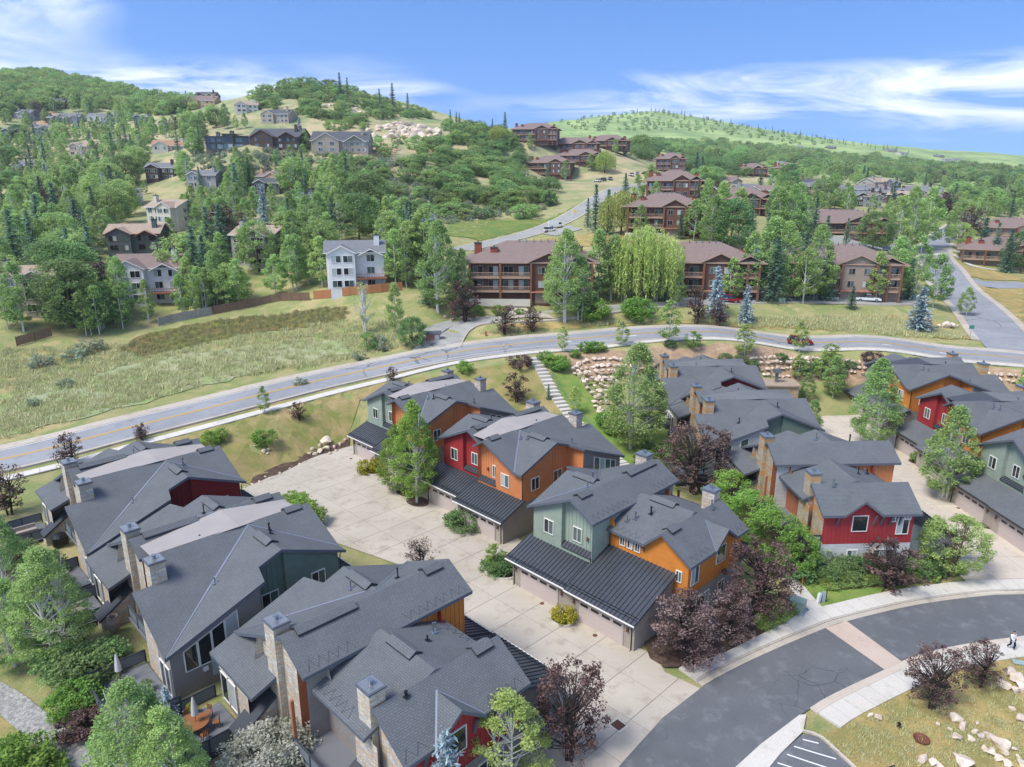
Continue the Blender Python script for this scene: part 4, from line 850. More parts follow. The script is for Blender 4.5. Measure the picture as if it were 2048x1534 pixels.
# ---- stairs up the bank
ST=cr(H2([(1066,716),(1085,745),(1106,785),(1135,825),(1168,862),(1205,900),(1250,935),(1266,950)]),1.05)
c=ST[0]; t=thing('outdoor_stairs','long flight of pale concrete steps climbing the bank to the road','stairs',(c[0],c[1],tz(*c)))
sn=normals(ST)
for i in range(len(ST)-1):
    p=(ST[i]+ST[i+1])/2; d=ST[i+1]-ST[i]; L=np.hypot(*d); d/=L; n=np.array([-d[1],d[0]]); q=[p+d*L*.44+n*.95,p-d*L*.44+n*.95,p-d*L*.44-n*.95,p+d*L*.44-n*.95]; z=tz(*p)+.22-t.location.z
    qq=[(a[0]-c[0],a[1]-c[1],z) for a in q]; MB().slab(qq,.4,0,0).build('step','concrete_new',t)
rl=MB(); R=[(p+n*1.15) for p,n in zip(ST,sn)]; R3=[(a[0]-c[0],a[1]-c[1],tz(*a)+1.05-t.location.z) for a in R]; rl.tube(R3[:24],.035,6)
for p in R3[:24:3]: rl.tube([p,(p[0],p[1],p[2]-1.1)],.03,6)
rl.build('handrail','pipe_metal',t)
# ------------------------------------------------------------------ condominiums and hillside houses
from mathutils.bvhtree import BVHTree
_g=bpy.data.objects['ground'].data
BV=BVHTree.FromPolygons([v.co[:] for v in _g.vertices],[p.vertices[:] for p in _g.polygons])
def fh(px,py):
    d=Vector(ray(px,py)); L=d.length; r=BV.ray_cast(Vector((0,0,CAMH)),d/L,5000)
    if r[0] is None: return None
    return r[0].x,r[0].y,r[0].z+.1,r[3]/L      # x,y,z,depth
mat('roof_brown','80706a',.9,.2,var=.1,scale=1.2); mat('roof_gray','74777a',.9,.2,var=.1,scale=1.2); mat('roof_tan','a08f7e',.9,.2,var=.12,scale=1.2); mat('roof_dark','55575b',.85,.2,var=.1,scale=1.2); mat('roof_terra','a27f66',.9,.2,var=.1)
for k,c in dict(redwood='6b4d42',brown='655049',condotan='9a8a7c',beige='a39788',white='d8d8d6',slate='596363',cream='c9c3b6',tan='c6a27a',darkbrown='4f443d',modern='6b675f',graywall='9b9c9a').items(): uvpat('lap_'+k,c,c,c,30,.22,.012,.8,.6,.08,.2); MAT['lap_'+k].node_tree.nodes['Brick Texture'].inputs['Mortar'].default_value=tuple(x*.7 for x in lin(c)[:3])+(1,)
mat('brick_red','8a4a3c',.9,.2,var=.2,scale=6); mat('rail_tan','a98f7a',.7,.3); mat('flagstone','a8755f',.9,.2,var=.25,scale=1.5,bump=.4,bscale=2); mat('timber','7a5340',.8,.3,var=.15,scale=2); mat('solar','1d2430',.15,.6)
RECTS=[]     # picture areas kept free of scattered trees, so that the built houses stay visible
def hip(b,x0,x1,y0,y1,z,h,m,ov=.8):
    x0-=ov;x1+=ov;y0-=ov;y1+=ov; r=min(x1-x0,y1-y0)/2; 
    if x1-x0>y1-y0: a,c=(x0+r,(y0+y1)/2,z+h),(x1-r,(y0+y1)/2,z+h)
    else: a,c=((x0+x1)/2,y0+r,z+h),((x0+x1)/2,y1-r,z+h)
    A,B,C,D=(x0,y0,z),(x1,y0,z),(x1,y1,z),(x0,y1,z)
    P=[[A,B,c,a],[C,D,a,c],[B,C,c],[D,A,a]] if x1-x0>y1-y0 else [[A,B,a],[C,D,c],[B,C,c,a],[D,A,a,c]]
    return b.roof(P,'roof',m,.25,'rail_tan' if m=='roof_brown' else 'fascia_dark')
def gable(b,x0,x1,y0,y1,z,h,m,axis='x',ov=.5,name='roof',side='white_trim'):
    """gable roof over a rectangle, ridge along axis"""
    x0-=ov;x1+=ov;y0-=ov;y1+=ov
    if axis=='x':
        ym=(y0+y1)/2; P=[[(x0,y0,z),(x1,y0,z),(x1,ym,z+h),(x0,ym,z+h)],[(x1,y1,z),(x0,y1,z),(x0,ym,z+h),(x1,ym,z+h)]]
    else:
        xm=(x0+x1)/2; P=[[(x0,y1,z),(x0,y0,z),(xm,y0,z+h),(xm,y1,z+h)],[(x1,y0,z),(x1,y1,z),(xm,y1,z+h),(xm,y0,z+h)]]
    return b.roof(P,name,m,.22,side)
def chim(b,x,y,w,z0,z1,m='brick_red'):
    c=b.add(MB().box(x-w/2,x+w/2,y-w/2,y+w/2,z0,z1),'chimney',m); b.add(MB().box(x-w/2-.1,x+w/2+.1,y-w/2-.1,y+w/2+.1,z1,z1+.2).tube([(x,y,z1+.2),(x,y,z1+.6)],.15,6),'chimney_cap','trim_dark',c)
def balcony(b,x0,x1,y,z,d=1.8,m='rail_tan',posts=True):
    f=b.add(MB().box(x0,x1,y-d,y,z-.3,z),'balcony',m); r=MB()
    r.bar((x0,y-d+.05,z+1.0),(x1,y-d+.05,z+1.0),.1,.1); r.bar((x0,y-d+.05,z+.15),(x1,y-d+.05,z+.15),.08,.08)
    n=int((x1-x0)/.28)
    for i in range(n+1):
        x=x0+(x1-x0)*i/n; r.bar((x,y-d+.05,z),(x,y-d+.05,z+1.0),.09,.05)
    b.add(r,'railing',m,f)
def condo(label,px,py,rot,w=26,d=15,fl=2,base=2.2,c='redwood',brick='brick_red',lod=0,gar=True,keep=True):
    x,y,z,t=fh(px,py); b=TH('condominium',label,(x,y),rot,False,z,'brown condominium buildings'); h=3.0; ze=base+fl*h+.2
    if keep: RECTS.append((px-w*.5*FPX/t,px+w*.5*FPX/t,py-(ze+3.5)*FPX/t,py,.9))
    x0,x1=-w/2,w/2; hip(b,x0,x1,0,d,ze,3.9,'roof_brown',1.5)
    gx=x0+w*.52; gable(b,gx-.3,gx+w*.27,-1.2,d/2,ze+.15,2.0,'roof_brown','y',.7,side='rail_tan'); gable(b,x1-w*.2,x1+.2,-.8,d/2,ze+.1,1.6,'roof_brown','y',.6,side='rail_tan')
    L='lap_'+c
    b.wall((x0,0),(x1,0),-1,ze,L); b.wall((x1,0),(x1,d),-1,ze,L); b.wall((x1,d),(x0,d),-1,ze,L); b.wall((x0,d),(x0,0),-1,ze,L)
    b.wall((gx,-1.2),(gx+w*.26,-1.2),-1,'roof',L,dflt=ze); b.wall((gx+w*.26,-1.2),(gx+w*.26,0),-1,ze,L); b.wall((gx,0),(gx,-1.2),-1,ze,L)
    bays=[(x0+.4,gx-.3),(gx+w*.27,x1-.2)]
    for k in range(fl):
        zz=base+k*h
        for (a,e) in bays:
            balcony(b,a,e,0,zz)
            n=max(2,int((e-a)/3.2))
            for i in range(n): b.window(a+(e-a)*(i+.5)/n,0,zz+.15,1,0,min(2.2,(e-a)/n-.5),2.1,2,m='condo_trim')
        for f in (.28,.76): b.window(gx+w*.26*f,-1.2,zz+.7,1,0,1.5,1.5,2,m='condo_trim')
        if lod<1:
            for yy in (3.5,8,11.5): b.window(x0,yy,zz+.8,0,-1,1.3,1.4,2,m='condo_trim')
    for (a,e) in bays:
        for xx in (a,(a+e)/2,e): b.add(MB().box(xx-.22,xx+.22,-1.95,-1.5,-1,ze-.1),'post','timber' if c!='condotan' else 'timber')
    b.add(MB().box(gx-.3,gx+w*.3,-2.2,-1.2,base-.3,base-.05),'stone_hood','flagstone')
    if gar:
        b.wall((gx+.6,-1.25),(gx+3.8,-1.25),-.5,2.0,'lap_condotan','garage_door'); b.wall((x0-.2,-2.4),(gx-.4,-2.4),-1,.6,'lap_cream','planter_wall')
    for fx,fy in ((.06,.35),(.2,.2),(.9,.4)): chim(b,x0+w*fx,d*fy,1.5,ze,ze+3.4 if fx<.1 else ze+2.6,brick)
    for i in range(7):
        xx=x0+w*(.4+.06*i); q=b.ztop(xx,d*.45,ze); b.add(MB().tube([(xx,d*.45,q),(xx,d*.45,q+.9)],.12,6),'vent_pipe','pipe_metal')
    return b
mat('condo_trim','a59b8e',.6,.3)
condo('red-brown condominium with balconies above the lot entrance bend',1060,601,-3,27,16,2)
condo('red-brown condominium behind the big weeping willow',1400,598,-8,25,16,2)
condo('taupe condominium with timber truss gable beside the white pickup',1672,597,-12,27,16,2,c='condotan',brick='lap_condotan')
condo('red-brown condominium on the terrace above the willow',1325,470,-14,22,16,2,lod=1)
condo('red-brown condominium at the top of the parking terrace',1345,408,-14,20,16,2,lod=1,gar=False)
condo('low brown condominium behind the tall spruces at the parking lot',1685,474,-10,30,18,1,base=1.5,c='brown',lod=1)
condo('brown condominium roof between aspens behind the terrace',1480,425,-10,22,14,1,base=1.5,c='brown',lod=1,gar=False)
condo('brown condominium lowest on the hill spur above the road',1098,356,-12,25,16,2,c='brown',lod=1,gar=False)
condo('brown condominium highest on the hill spur',1070,288,-8,27,16,2,c='brown',lod=1,gar=False)
condo('brown condominium second up the hill spur',1158,330,-14,27,16,1,c='brown',lod=1,gar=False)
condo('brown condominium third up the hill spur',1145,306,-12,30,16,1,c='brown',lod=1,gar=False)
condo('brown condominium on the right shoulder of the hill spur',1212,299,-16,27,16,1,c='brown',lod=1,gar=False)
condo('brown condominium beside the upper parking on the spur end',1340,346,-14,18,14,2,c='brown',lod=1,gar=False)
condo('dark brown condominium behind aspens at the valley edge',1506,352,-10,18,14,1,base=1.5,c='darkbrown',lod=1,gar=False)
condo('dark brown condominium half hidden by valley aspens',1572,350,-10,16,14,1,base=1.5,c='darkbrown',lod=1,gar=False)
condo('tan condominium with one gable end by the side road spruces',2010,535,-30,26,16,1,base=2.4,c='condotan',lod=1,gar=False)
condo('tan condominium behind the flag on the side road',2030,478,-25,24,14,1,base=1.5,c='condotan',lod=1,gar=False)
def house(label,px,py,wpx,c,rm,rot=0,fl=2,style=0,trim='white_trim',deck=False,keep=.97,dk=.75,hh=2.8,group=None):
    x,y,z,t=fh(px,py); w=max(7,wpx*t/FPX); b=TH('house',label,(x,y),rot,False,z,group or 'hillside houses'); b.root['category']='house'
    d=max(8,w*dk); ze=fl*hh; L='lap_'+c; x0,x1=-w/2,w/2; rh=min(w,d)*.24
    if keep: RECTS.append((px-wpx/2,px+wpx/2,py-(ze+rh)*FPX/t,py,keep))
    if style==3:      # long low modern house of stacked flat-roofed blocks
        for (a,e,yy,h0,h1) in ((0,.45,0,0,6.3),(.38,.6,-1.5,0,7.4),(.58,1,1,0,6.6)):
            xa,xb=x0+w*a,x0+w*e; b.wall((xa,yy),(xb,yy),-2,h1,L); b.wall((xb,yy),(xb,yy+d),-2,h1,L); b.wall((xa,yy+d),(xa,yy),-2,h1,L); b.roof([[(xa-1.2,yy-1.8,h1),(xb+1,yy-1.8,h1),(xb+1,yy+d,h1+.9),(xa-1.2,yy+d,h1+.9)]],'roof',rm,.35,'fascia_dark')
            n=max(1,int((xb-xa)/4))
            for k in range(2):
                for i in range(n): b.window(xa+(xb-xa)*(i+.5)/n,yy,.4+3.1*k,1,0,(xb-xa)/n-.7,2.3,2,m='fascia_dark')
        b.add(MB().box(x0,x0+w*.42,-2.4,0,2.9,3.2),'balcony','fascia_dark'); chim(b,x0+w*.2,d*.4,1.6,6.3,8.4,'lap_modern'); chim(b,x0+w*.5,d*.4,1.8,7.4,9.,'lap_modern')
        return b
    gable(b,x0,x1,0,d,ze,rh,rm,'x',.6,side=trim)
    gx0,gx1=(x0+w*.06,x0+w*.5) if style!=1 else (x0+w*.5,x0+w*.95); fy=-2.2; gable(b,gx0,gx1,fy,d/2,ze,(gx1-gx0)*.3,rm,'y',.5,side=trim)
    if style==2: gable(b,x0+w*.58,x0+w*.96,-1.,d/2,ze-.6,w*.38*.3,rm,'y',.45,side=trim)
    b.wall((x0,0),(x1,0),-2.5,'roof',L,dflt=ze,step=1.); b.wall((x1,0),(x1,d),-2.5,'roof',L,dflt=ze,step=.8); b.wall((x1,d),(x0,d),-2.5,ze,L); b.wall((x0,d),(x0,0),-2.5,'roof',L,dflt=ze,step=.8)
    b.wall((gx0,fy),(gx1,fy),-2.5,'roof',L,dflt=ze,step=.6); b.wall((gx1,fy),(gx1,0),-2.5,ze,L); b.wall((gx0,0),(gx0,fy),-2.5,ze,L)
    oth=[(x0+w*.55,x1-.3)] if style!=1 else [(x0+.3,x0+w*.46)]
    for k in range(fl):
        zz=.7+hh*k
        for f in (.27,.73): b.window(gx0+(gx1-gx0)*f,fy,zz,1,0,min(2.2,(gx1-gx0)*.38),1.55,2,m=trim)
        for (a,e) in oth:
            n=max(1,int((e-a)/2.8))
            for i in range(n): b.window(a+(e-a)*(i+.5)/n,0,zz-.1,1,0,min(1.8,(e-a)/n*.7),1.6,2,m=trim)
        b.window(x1,d*.35,zz,0,1,1.3,1.4,2,m=trim); b.window(x0,d*.35,zz,0,-1,1.3,1.4,2,m=trim)
    chim(b,x0+w*.88 if style!=1 else x0+w*.15,d*.3,1.2,ze-1,ze+rh+1.2,L)
    if deck:
        a,e=oth[0]; f=b.add(MB().box(a-.3,e+.8,-3.2,0,hh-.35,hh-.1),'deck','timber')
        r=MB(); r.bar((a-.3,-3.15,hh+.9),(e+.8,-3.15,hh+.9),.09,.09)
        for i in range(13): xx=a-.3+(e-a+1.1)*i/12; r.bar((xx,-3.15,hh-.1),(xx,-3.15,hh+.9),.06,.06)
        for xx in (a,e+.5): r.bar((xx,-3.0,-2),(xx,-3.0,hh-.2),.18,.18)
        b.add(r,'railing','timber',f)
    return b
house('beige two-storey house with white trim beside the dark spruce',62,628,100,'beige','roof_tan',14,3,1,hh=2.6)
house('white house with brown roofs and timber deck above the paling fence',302,606,128,'white','roof_brown',8,3,2,deck=True,hh=2.7)
hs=house('dark green-gray house with tan fascia and solar panels',272,523,98,'slate','roof_tan',10,3,2,trim='timber',hh=2.6)
house('cream house with tan roof among aspens behind the solar house',328,462,78,'cream','roof_tan',-20,3,1,hh=2.6)
house('gray house with tan roof hidden behind leafy trees by the cul-de-sac',508,532,98,'graywall','roof_tan',-18,3,1,hh=2.7)
house('white house with gray roof and tall deck by the orange fence',714,578,112,'white','roof_gray',10,3,2,deck=True,hh=2.75)
house('tan house with gable and shed porch on the grassy hillside',538,378,56,'tan','roof_brown',-12,2,1)
house('dark house with gray roof under the hillside pines',322,360,56,'darkbrown','roof_gray',5,2,0)
house('pale gray roofed house behind a dark conifer',405,376,56,'graywall','roof_gray',0,2,0)
house('long modern house with stacked low roofs and glass balcony',460,300,92,'modern','roof_dark',6,2,3)
house('dark timber house with gables joined to the modern house',550,298,100,'darkbrown','roof_dark',-4,2,2,trim='timber')
house('beige hillside house with gray roofs below the rock outcrop',680,306,112,'beige','roof_dark',4,2,2)
house('white house with terracotta roof below the big round tree',338,302,62,'cream','roof_terra',12,1,0)
for lab,px,py,w,c,r,ro in [('pale house with gray roof high on the left hill',205,250,52,'white','roof_gray',14),('dark red house with brown roof among hill trees',336,262,36,'redwood','roof_brown',-20),('tan stone house just under the saddle crest',398,216,62,'tan','roof_brown',5),('dark timber lodge on the saddle crest',410,203,40,'darkbrown','roof_dark',0),('cream house with hipped tan roof below the crest pines',494,226,44,'cream','roof_tan',20),('brown gray house with dormers below the peak',550,246,58,'beige','roof_dark',-8),('dark house on the bare left hill slope',112,216,36,'darkbrown','roof_dark',10),('gray roofed house on the sandy left slope',46,240,40,'graywall','roof_gray',-10),('low gray house beside the sandy cut',138,248,42,'graywall','roof_gray',8),('small dark house far up the left hill',32,205,30,'darkbrown','roof_gray',0),('small gray house in the left hill scrub',85,272,34,'graywall','roof_gray',15),('gray house peeking from the left hill trees',10,280,40,'slate','roof_gray',0),('small white house among tall aspens on the left',258,412,34,'white','roof_gray',10),('teal-roofed house above the cul-de-sac spruces',604,425,46,'slate','roof_gray',-15),('gray roofed house far left among aspens',50,352,44,'graywall','roof_gray',5),('brown cottage with tan roof on the left slope',165,312,46,'beige','roof_tan',-5),('dark gray house beside the tan house',535,392,50,'slate','roof_dark',0),('gray gabled cottage below the saddle houses',285,250,30,'slate','roof_gray',10),('brown house behind the terracotta-roofed one',240,300,34,'beige','roof_tan',0),('blue gray garage house by the hill drive',110,250,28,'slate','roof_gray',0)]: house(lab,px,py,w,c,r,ro,2,random.choice([0,1,2]),keep=.6)
_n=['brown','beige','darkbrown','graywall','modern']; rs=random.Random(5)
for i in range(46):
    px=1430+rs.random()*610; py=377+rs.random()*38+(px-1430)*.012
    house('brown roofed house in the dense neighbourhood across the valley floor',px,py,30+rs.random()*22,rs.choice(_n),rs.choice(['roof_brown','roof_dark','roof_gray','roof_tan']),rs.uniform(-40,40),rs.choice([1,2]),rs.choice([0,1,2]),keep=.35,group='valley neighbourhood houses')
for px,py,w in [(1575,300,16),(1600,297,14),(1665,298,18),(1785,304,22),(1808,310,20),(1880,315,16),(1900,325,26),(1930,330,16),(1915,322,16),(1745,340,18),(1680,342,16),(1620,335,14),(1650,338,14),(1560,330,14),(1720,352,16)]:
    house('small pale house on the far green hillside',px,py,w,rs.choice(['cream','beige','modern']),'roof_gray',rs.uniform(-30,30),1,1,keep=0,group='far hillside houses')
# fences
mat('fence_old','8f8c85',.9,.2,var=.2,scale=3); mat('fence_cedar','a9744e',.85,.2,var=.1,scale=3); mat('fence_brown','78604f',.9,.2,var=.2,scale=3)
def fence(label,pts,m,h=1.8,seg=2.4):
    C=cr(H2(pts),seg); c=C[0]; z0=tz(*c); t=thing('board_fence',label,'fence',(c[0],c[1],z0))
    for a,b_ in zip(C,C[1:]):
        za,zb=tz(*a)-z0,tz(*b_)-z0; mb=MB(); n=12
        for i in range(n):
            f0,f1=i/n+.004,(i+1)/n-.004; p=a+(b_-a)*f0-c; q=a+(b_-a)*f1-c; z=za+(zb-za)*(f0+f1)/2+random.uniform(-.03,.03)
            mb.bar((p[0],p[1],z+h/2),(q[0],q[1],z+h/2),.025,h)
        mb.build('fence_panel',m,t); MB().box(a[0]-c[0]-.06,a[0]-c[0]+.06,a[1]-c[1]-.06,a[1]-c[1]+.06,za-.2,za+h+.1).build('post',m,t)
fence('weathered gray board fence below the white house',[(318,652),(345,645),(385,637),(425,629)],'fence_old')
fence('brown board fence behind the reed hollow',[(428,628),(480,618),(530,608),(565,601),(620,600)],'fence_brown')
fence('new orange cedar fence in front of the white deck house',[(628,598),(690,592),(745,586),(805,580)],'fence_cedar',1.9)
fence('short brown fence at the left edge below the beige house',[(34,692),(60,684),(90,678),(105,672)],'fence_brown')
# ------------------------------------------------------------------ vegetation
def leafmat(n,c,c2=None,isl=.35,ob=.18,tr=.45): mat(n,c,.65,.15,transl=tr,island=isl,objr=ob,col2=c2,var=.05 if c2 else 0,scale=.35,detail=2)
leafmat('leaf_aspen','93b068','adc680'); leafmat('leaf_bright','7fa449','94b65e'); leafmat('leaf_oak','8ba661','a3bc78',.35,.3); leafmat('leaf_dark','718f58','86a46a',.35,.25); leafmat('leaf_willow','a6b560','b6c274',.3)
leafmat('leaf_purple','56423f','776059',.6,.12,.15); leafmat('needle','6d8a70','7f9b80',.3); leafmat('needle_blue','8ba1a6','a7b9bc',.25,.1,.1); leafmat('leaf_sage','93a088','a4ae94',.3); leafmat('leaf_yellow','9aa23c','c2b23c',.3); leafmat('leaf_silver','c2c2ba','8f967e',.4); leafmat('leaf_lime','9bb362','b0c37a',.25)
leafmat('grass_blade','cdc89c','b4bb84',.35,.1,.2); leafmat('leaf_blossom','5a4643','94807a',.5,.1,.15)
mat('bark_white','c9c6bd',.85,.2,var=.25,scale=4); mat('bark','5b4c42',.9,.2,var=.2,scale=4); mat('bark_dark','3c3431',.9,.2)
def quads(name,V,m):
    V=np.ascontiguousarray(V,dtype=np.float32).reshape(-1,3); n=len(V)//4; me=bpy.data.meshes.new(name)
    me.vertices.add(len(V)); me.vertices.foreach_set('co',V.ravel()); me.loops.add(4*n); me.loops.foreach_set('vertex_index',np.arange(4*n,dtype=np.int32))
    me.polygons.add(n); me.polygons.foreach_set('loop_start',np.arange(0,4*n,4,dtype=np.int32)); me.update(calc_edges=True); me.validate(); me.materials.append(MAT[m]); return me
def leafq(C,size,rng,up=.5,asp=.65,dirs=None):
    n=len(C); nr=rng.normal(size=(n,3)); nr[:,2]=np.abs(nr[:,2])+up; nr/=np.linalg.norm(nr,axis=1)[:,None]
    t=rng.normal(size=(n,3)) if dirs is None else dirs+rng.normal(size=(n,3))*.25; t-=nr*(t*nr).sum(1)[:,None]; t/=np.linalg.norm(t,axis=1)[:,None]; b=np.cross(nr,t); s=size*rng.uniform(.6,1.35,n)[:,None]
    a=t*s*.5; c=b*s*asp*.5
    return np.stack([C-a,C+c*.9-a*.1,C+a,C-c*.9-a*.1],1)
def crown_pts(rng,H,R,z0,shape,blobs,per,rb,hollow=.55):
    out=[];cen=[]
    for _ in range(blobs):
        f=rng.uniform(0,1)
        e=dict(aspen=math.sin(math.pi*min(1,f**.75*.94+.06))**.75*(1-.25*f),round=math.sqrt(max(.03,1-(2*f-1)**2)),cone=(1-f)**.8*.95+.08,broad=math.sqrt(max(.05,1-(1.7*f-.7)**2)),wild=rng.uniform(.5,1)*math.sqrt(max(.05,1-(1.6*f-.75)**2)))[shape]
        a=rng.uniform(0,2*math.pi); r=R*e*rng.uniform(hollow,1)**.6; c=np.array([r*math.cos(a),r*math.sin(a),z0+f*(H-z0)]); k=rb*rng.uniform(.6,1.35)
        d=rng.normal(size=(per,3)); d/=np.linalg.norm(d,axis=1)[:,None]; p=c+d*k*(rng.uniform(.25,1,per)**.6)[:,None]*np.array([1,1,.72]); out.append(p); cen.append(c)
    return np.vstack(out),np.array(cen)
def trunk_mesh(rng,H,r,cen,m,stems=1,lean=.03,nl=10,z0=.2):
    mb=MB()
    for s in range(stems):
        a=rng.uniform(0,6.28); b=np.array([math.cos(a),math.sin(a)])*(r*2.2 if stems>1 else 0); l=rng.normal(size=2)*lean*H
        P=[(b[0]*(1+2*f)+l[0]*f*f,b[1]*(1+2*f)+l[1]*f*f,H*.93*f-.3*(f==0)) for f in (0,.25,.5,.75,1)]; mb.tube(P,[r,r*.8,r*.6,r*.38,r*.12],7)
        for c in cen[rng.permutation(len(cen))[:nl]]:
            f=max(z0,min(.85,c[2]/H*.72)); q=np.array([b[0]*(1+2*f)+l[0]*f*f,b[1]*(1+2*f)+l[1]*f*f,H*.93*f]); mid=(q+c)/2+np.array([0,0,-.02*H]); mb.tube([q,mid,c],[r*.4,r*.26,r*.07],5,cap=False)
    return mb.mesh('trunk',[m],smooth=True)
PROTO={}
def proto(key,name,crown_me,trunk_me,H): PROTO[key]=(name,crown_me,trunk_me,H)
def decid(key,name,seed,H,R,z0,shape,blobs,per,rb,leaf,lm,tm='bark',r=.16,stems=1,nl=10,up=.5,lean=.03):
    rng=np.random.default_rng(seed); p,c=crown_pts(rng,H,R,z0,shape,blobs,per,rb); proto(key,name,quads('crown',leafq(p,leaf,rng,up),lm),trunk_mesh(rng,H,r,c,tm,stems,lean,nl),H)
for i in range(4): decid('aspen%d'%i,'aspen_tree',10+i,10,2.1+.25*i,1.6,'aspen',85,62,.66,.3,'leaf_aspen','bark_white',.13,1+i%2)
for i in range(2): decid('bigaspen%d'%i,'leafy_tree',20+i,12,3.2,1.3,'aspen',170,105,.68,.22,'leaf_aspen','bark_white',.16,2,26)
decid('nearaspen','aspen_tree',25,11,3.0,1.2,'aspen',230,120,.55,.15,'leaf_aspen','bark_white',.15,2,34); decid('nearlime','aspen_tree',26,9,2.8,1.,'aspen',130,95,.45,.15,'leaf_lime','bark_white',.11,2,40)
decid('nearbright','aspen_tree',27,11,2.6,1.,'aspen',200,120,.58,.16,'leaf_bright','bark_white',.14,2,24)
for i in range(2): decid('broad%d'%i,'shade_tree',30+i,9,4.0,1.2,'broad',120,70,.95,.33,['leaf_aspen','leaf_dark'][i],'bark',.2,1,12)
decid('locust','honey_locust_tree',33,7,3.4,2.0,'broad',130,80,.62,.2,'leaf_lime','bark',.12,2,24); decid('bright','leafy_tree',34,6,3.0,.6,'round',120,100,.6,.19,'leaf_bright','bark',.12,3,16)
decid('bare','birch_tree',36,10,2.2,3.,'aspen',34,10,.7,.3,'leaf_lime','bark_white',.13,3,30); decid('young','young_aspen_tree',37,6,1.3,1.2,'aspen',60,26,.42,.26,'leaf_lime','bark_white',.07,1,12); decid('youngdark','young_maple_tree',38,4.5,1.3,1.,'round',50,26,.4,.25,'leaf_bright','bark',.06,1,10)
for i in range(3): decid('purple%d'%i,'purple_leaf_tree',40+i,6,2.9,.7,'wild',[125,90,40][i],[70,70,30][i],[.5,.46,.6][i],[.17,.16,.33][i],['leaf_blossom','leaf_purple','leaf_purple'][i],'bark_dark',.12,3,34,.3)
decid('purplesp','young_plum_tree',44,4,1.7,.5,'wild',60,22,.5,.16,'leaf_purple','bark_dark',.05,4,40)
for i in range(3): decid('oak%d'%i,'scrub_oak',50+i,3.2,2.3,.25,'round',38,56,.68,.28,['leaf_oak','leaf_dark','leaf_oak'][i],'bark',.08,3,6)
decid('shrub','round_shrub',54,1.6,1.1,.1,'round',40,60,.36,.16,'leaf_bright','bark',.03,3,5); decid('darkshrub','dark_shrub',55,1.4,1.2,.1,'round',40,60,.36,.16,'leaf_dark','bark',.03,3,5); decid('sage','sagebrush',56,1.2,1.0,.05,'round',22,26,.4,.24,'leaf_sage','bark',.03,3,4)
decid('flower','flowering_plant',57,.8,.55,.1,'round',26,40,.2,.1,'leaf_yellow','bark',.015,3,4); decid('silver','flowering_shrub',58,2.4,2.0,.15,'wild',110,80,.4,.14,'leaf_silver','bark',.05,4,26); decid('redshrub','barberry_shrub',59,1.3,1.2,.1,'round',40,60,.36,.15,'leaf_purple','bark_dark',.03,3,5)
def spruce(key,seed,H,R,m,lev,nb,nq,ql,z0=.5,name='spruce_tree'):
    rng=np.random.default_rng(seed); C=[];Dr=[]
    for i in range(lev):
        f=(i+rng.uniform(0,.6))/lev; z=z0+(H-z0)*f; r=R*(1-f)**.85*rng.uniform(.8,1.12)+.06; k=max(4,int(nb*(1-f*.6)))
        for j in range(k):
            a=2*math.pi*(j+rng.uniform(-.3,.3))/k+i; rr=r*rng.uniform(.75,1.1); d=np.array([math.cos(a),math.sin(a),0])
            for q in range(nq):
                u=(q+rng.uniform(.2,1))/nq; C.append(d*rr*u+np.array([0,0,z-.22*rr*u+.1*rr*u*u])+rng.normal(size=3)*.05*R*u); s=d+np.array([-d[1],d[0],0])*rng.normal()*.7; Dr.append(s+np.array([0,0,-.25]))
    C=np.array(C); V=leafq(C,ql,rng,.9,.42,np.array(Dr)); mb=MB().tube([(0,0,-.3),(0,0,H*.5),(0,0,H*.97)],[R*.075,R*.05,.02],6)
    proto(key,name,quads('crown',V,m),mb.mesh('trunk',['bark'],smooth=True),H)
spruce('spruce0',60,11,2.5,'needle',30,9,7,.75); spruce('spruce1',61,12,2.1,'needle',34,8,6,.7); spruce('blue0',62,10,2.6,'needle_blue',30,10,8,.7); spruce('nearblue',63,4,1.2,'needle_blue',30,10,9,.2,.2,'blue_spruce_tree'); spruce('sub',64,14,1.5,'needle',34,7,5,.7)
def willow(key,seed,H,R):
    rng=np.random.default_rng(seed); C=[];Dr=[]
    for _ in range(420):
        a=rng.uniform(0,6.28); f=rng.uniform(0,1)**.55; r=R*f; z=H*(.98-.33*f*f)+rng.normal()*.25; L=(z-.6)*rng.uniform(.45,1); p=np.array([r*math.cos(a),r*math.sin(a),z])
        for q in range(int(L/.32)):
            C.append(p+np.array([rng.normal()*.07,rng.normal()*.07,-q*.32])); Dr.append([0,0,-1.])
    cen=np.array(C)[::60]; proto(key,'willow_tree',quads('crown',leafq(np.array(C),.55,rng,.0,.35,np.array(Dr)),'leaf_willow'),trunk_mesh(rng,H*.8,.28,cen[cen[:,2]>H*.5],'bark',2,.03,14),H)
willow('willow',70,10,5.2)
TREES={}
def plant(key,x,y,z,h,label,cat='tree',group=None,wide=1.0,rz=None):
    name,cm,tm,H=PROTO[key]; s=h/H; o=bpy.data.objects.new(name,None); o.empty_display_size=.3; COL.objects.link(o); o.location=(x,y,z-.05); o.rotation_euler=(0,0,random.uniform(0,6.28) if rz is None else rz); o.scale=(s*wide,s*wide,s)
    tag(o,label,cat,group); obj('trunk',tm,o); obj('crown' if cat!='shrub' else 'foliage',cm,o); return o
def pt(key,px,py,top,label,cat='tree',group=None,wide=1.0,z=None):
    """tree whose foot is at a pixel and whose top is at picture row `top`"""
    g=fh(px,py); 
    if g is None: return
    x,y,zz,t=g; h=(py-top)*t/FPX*1.04; return plant(key,x,y,zz,h,label,cat,group,wide)
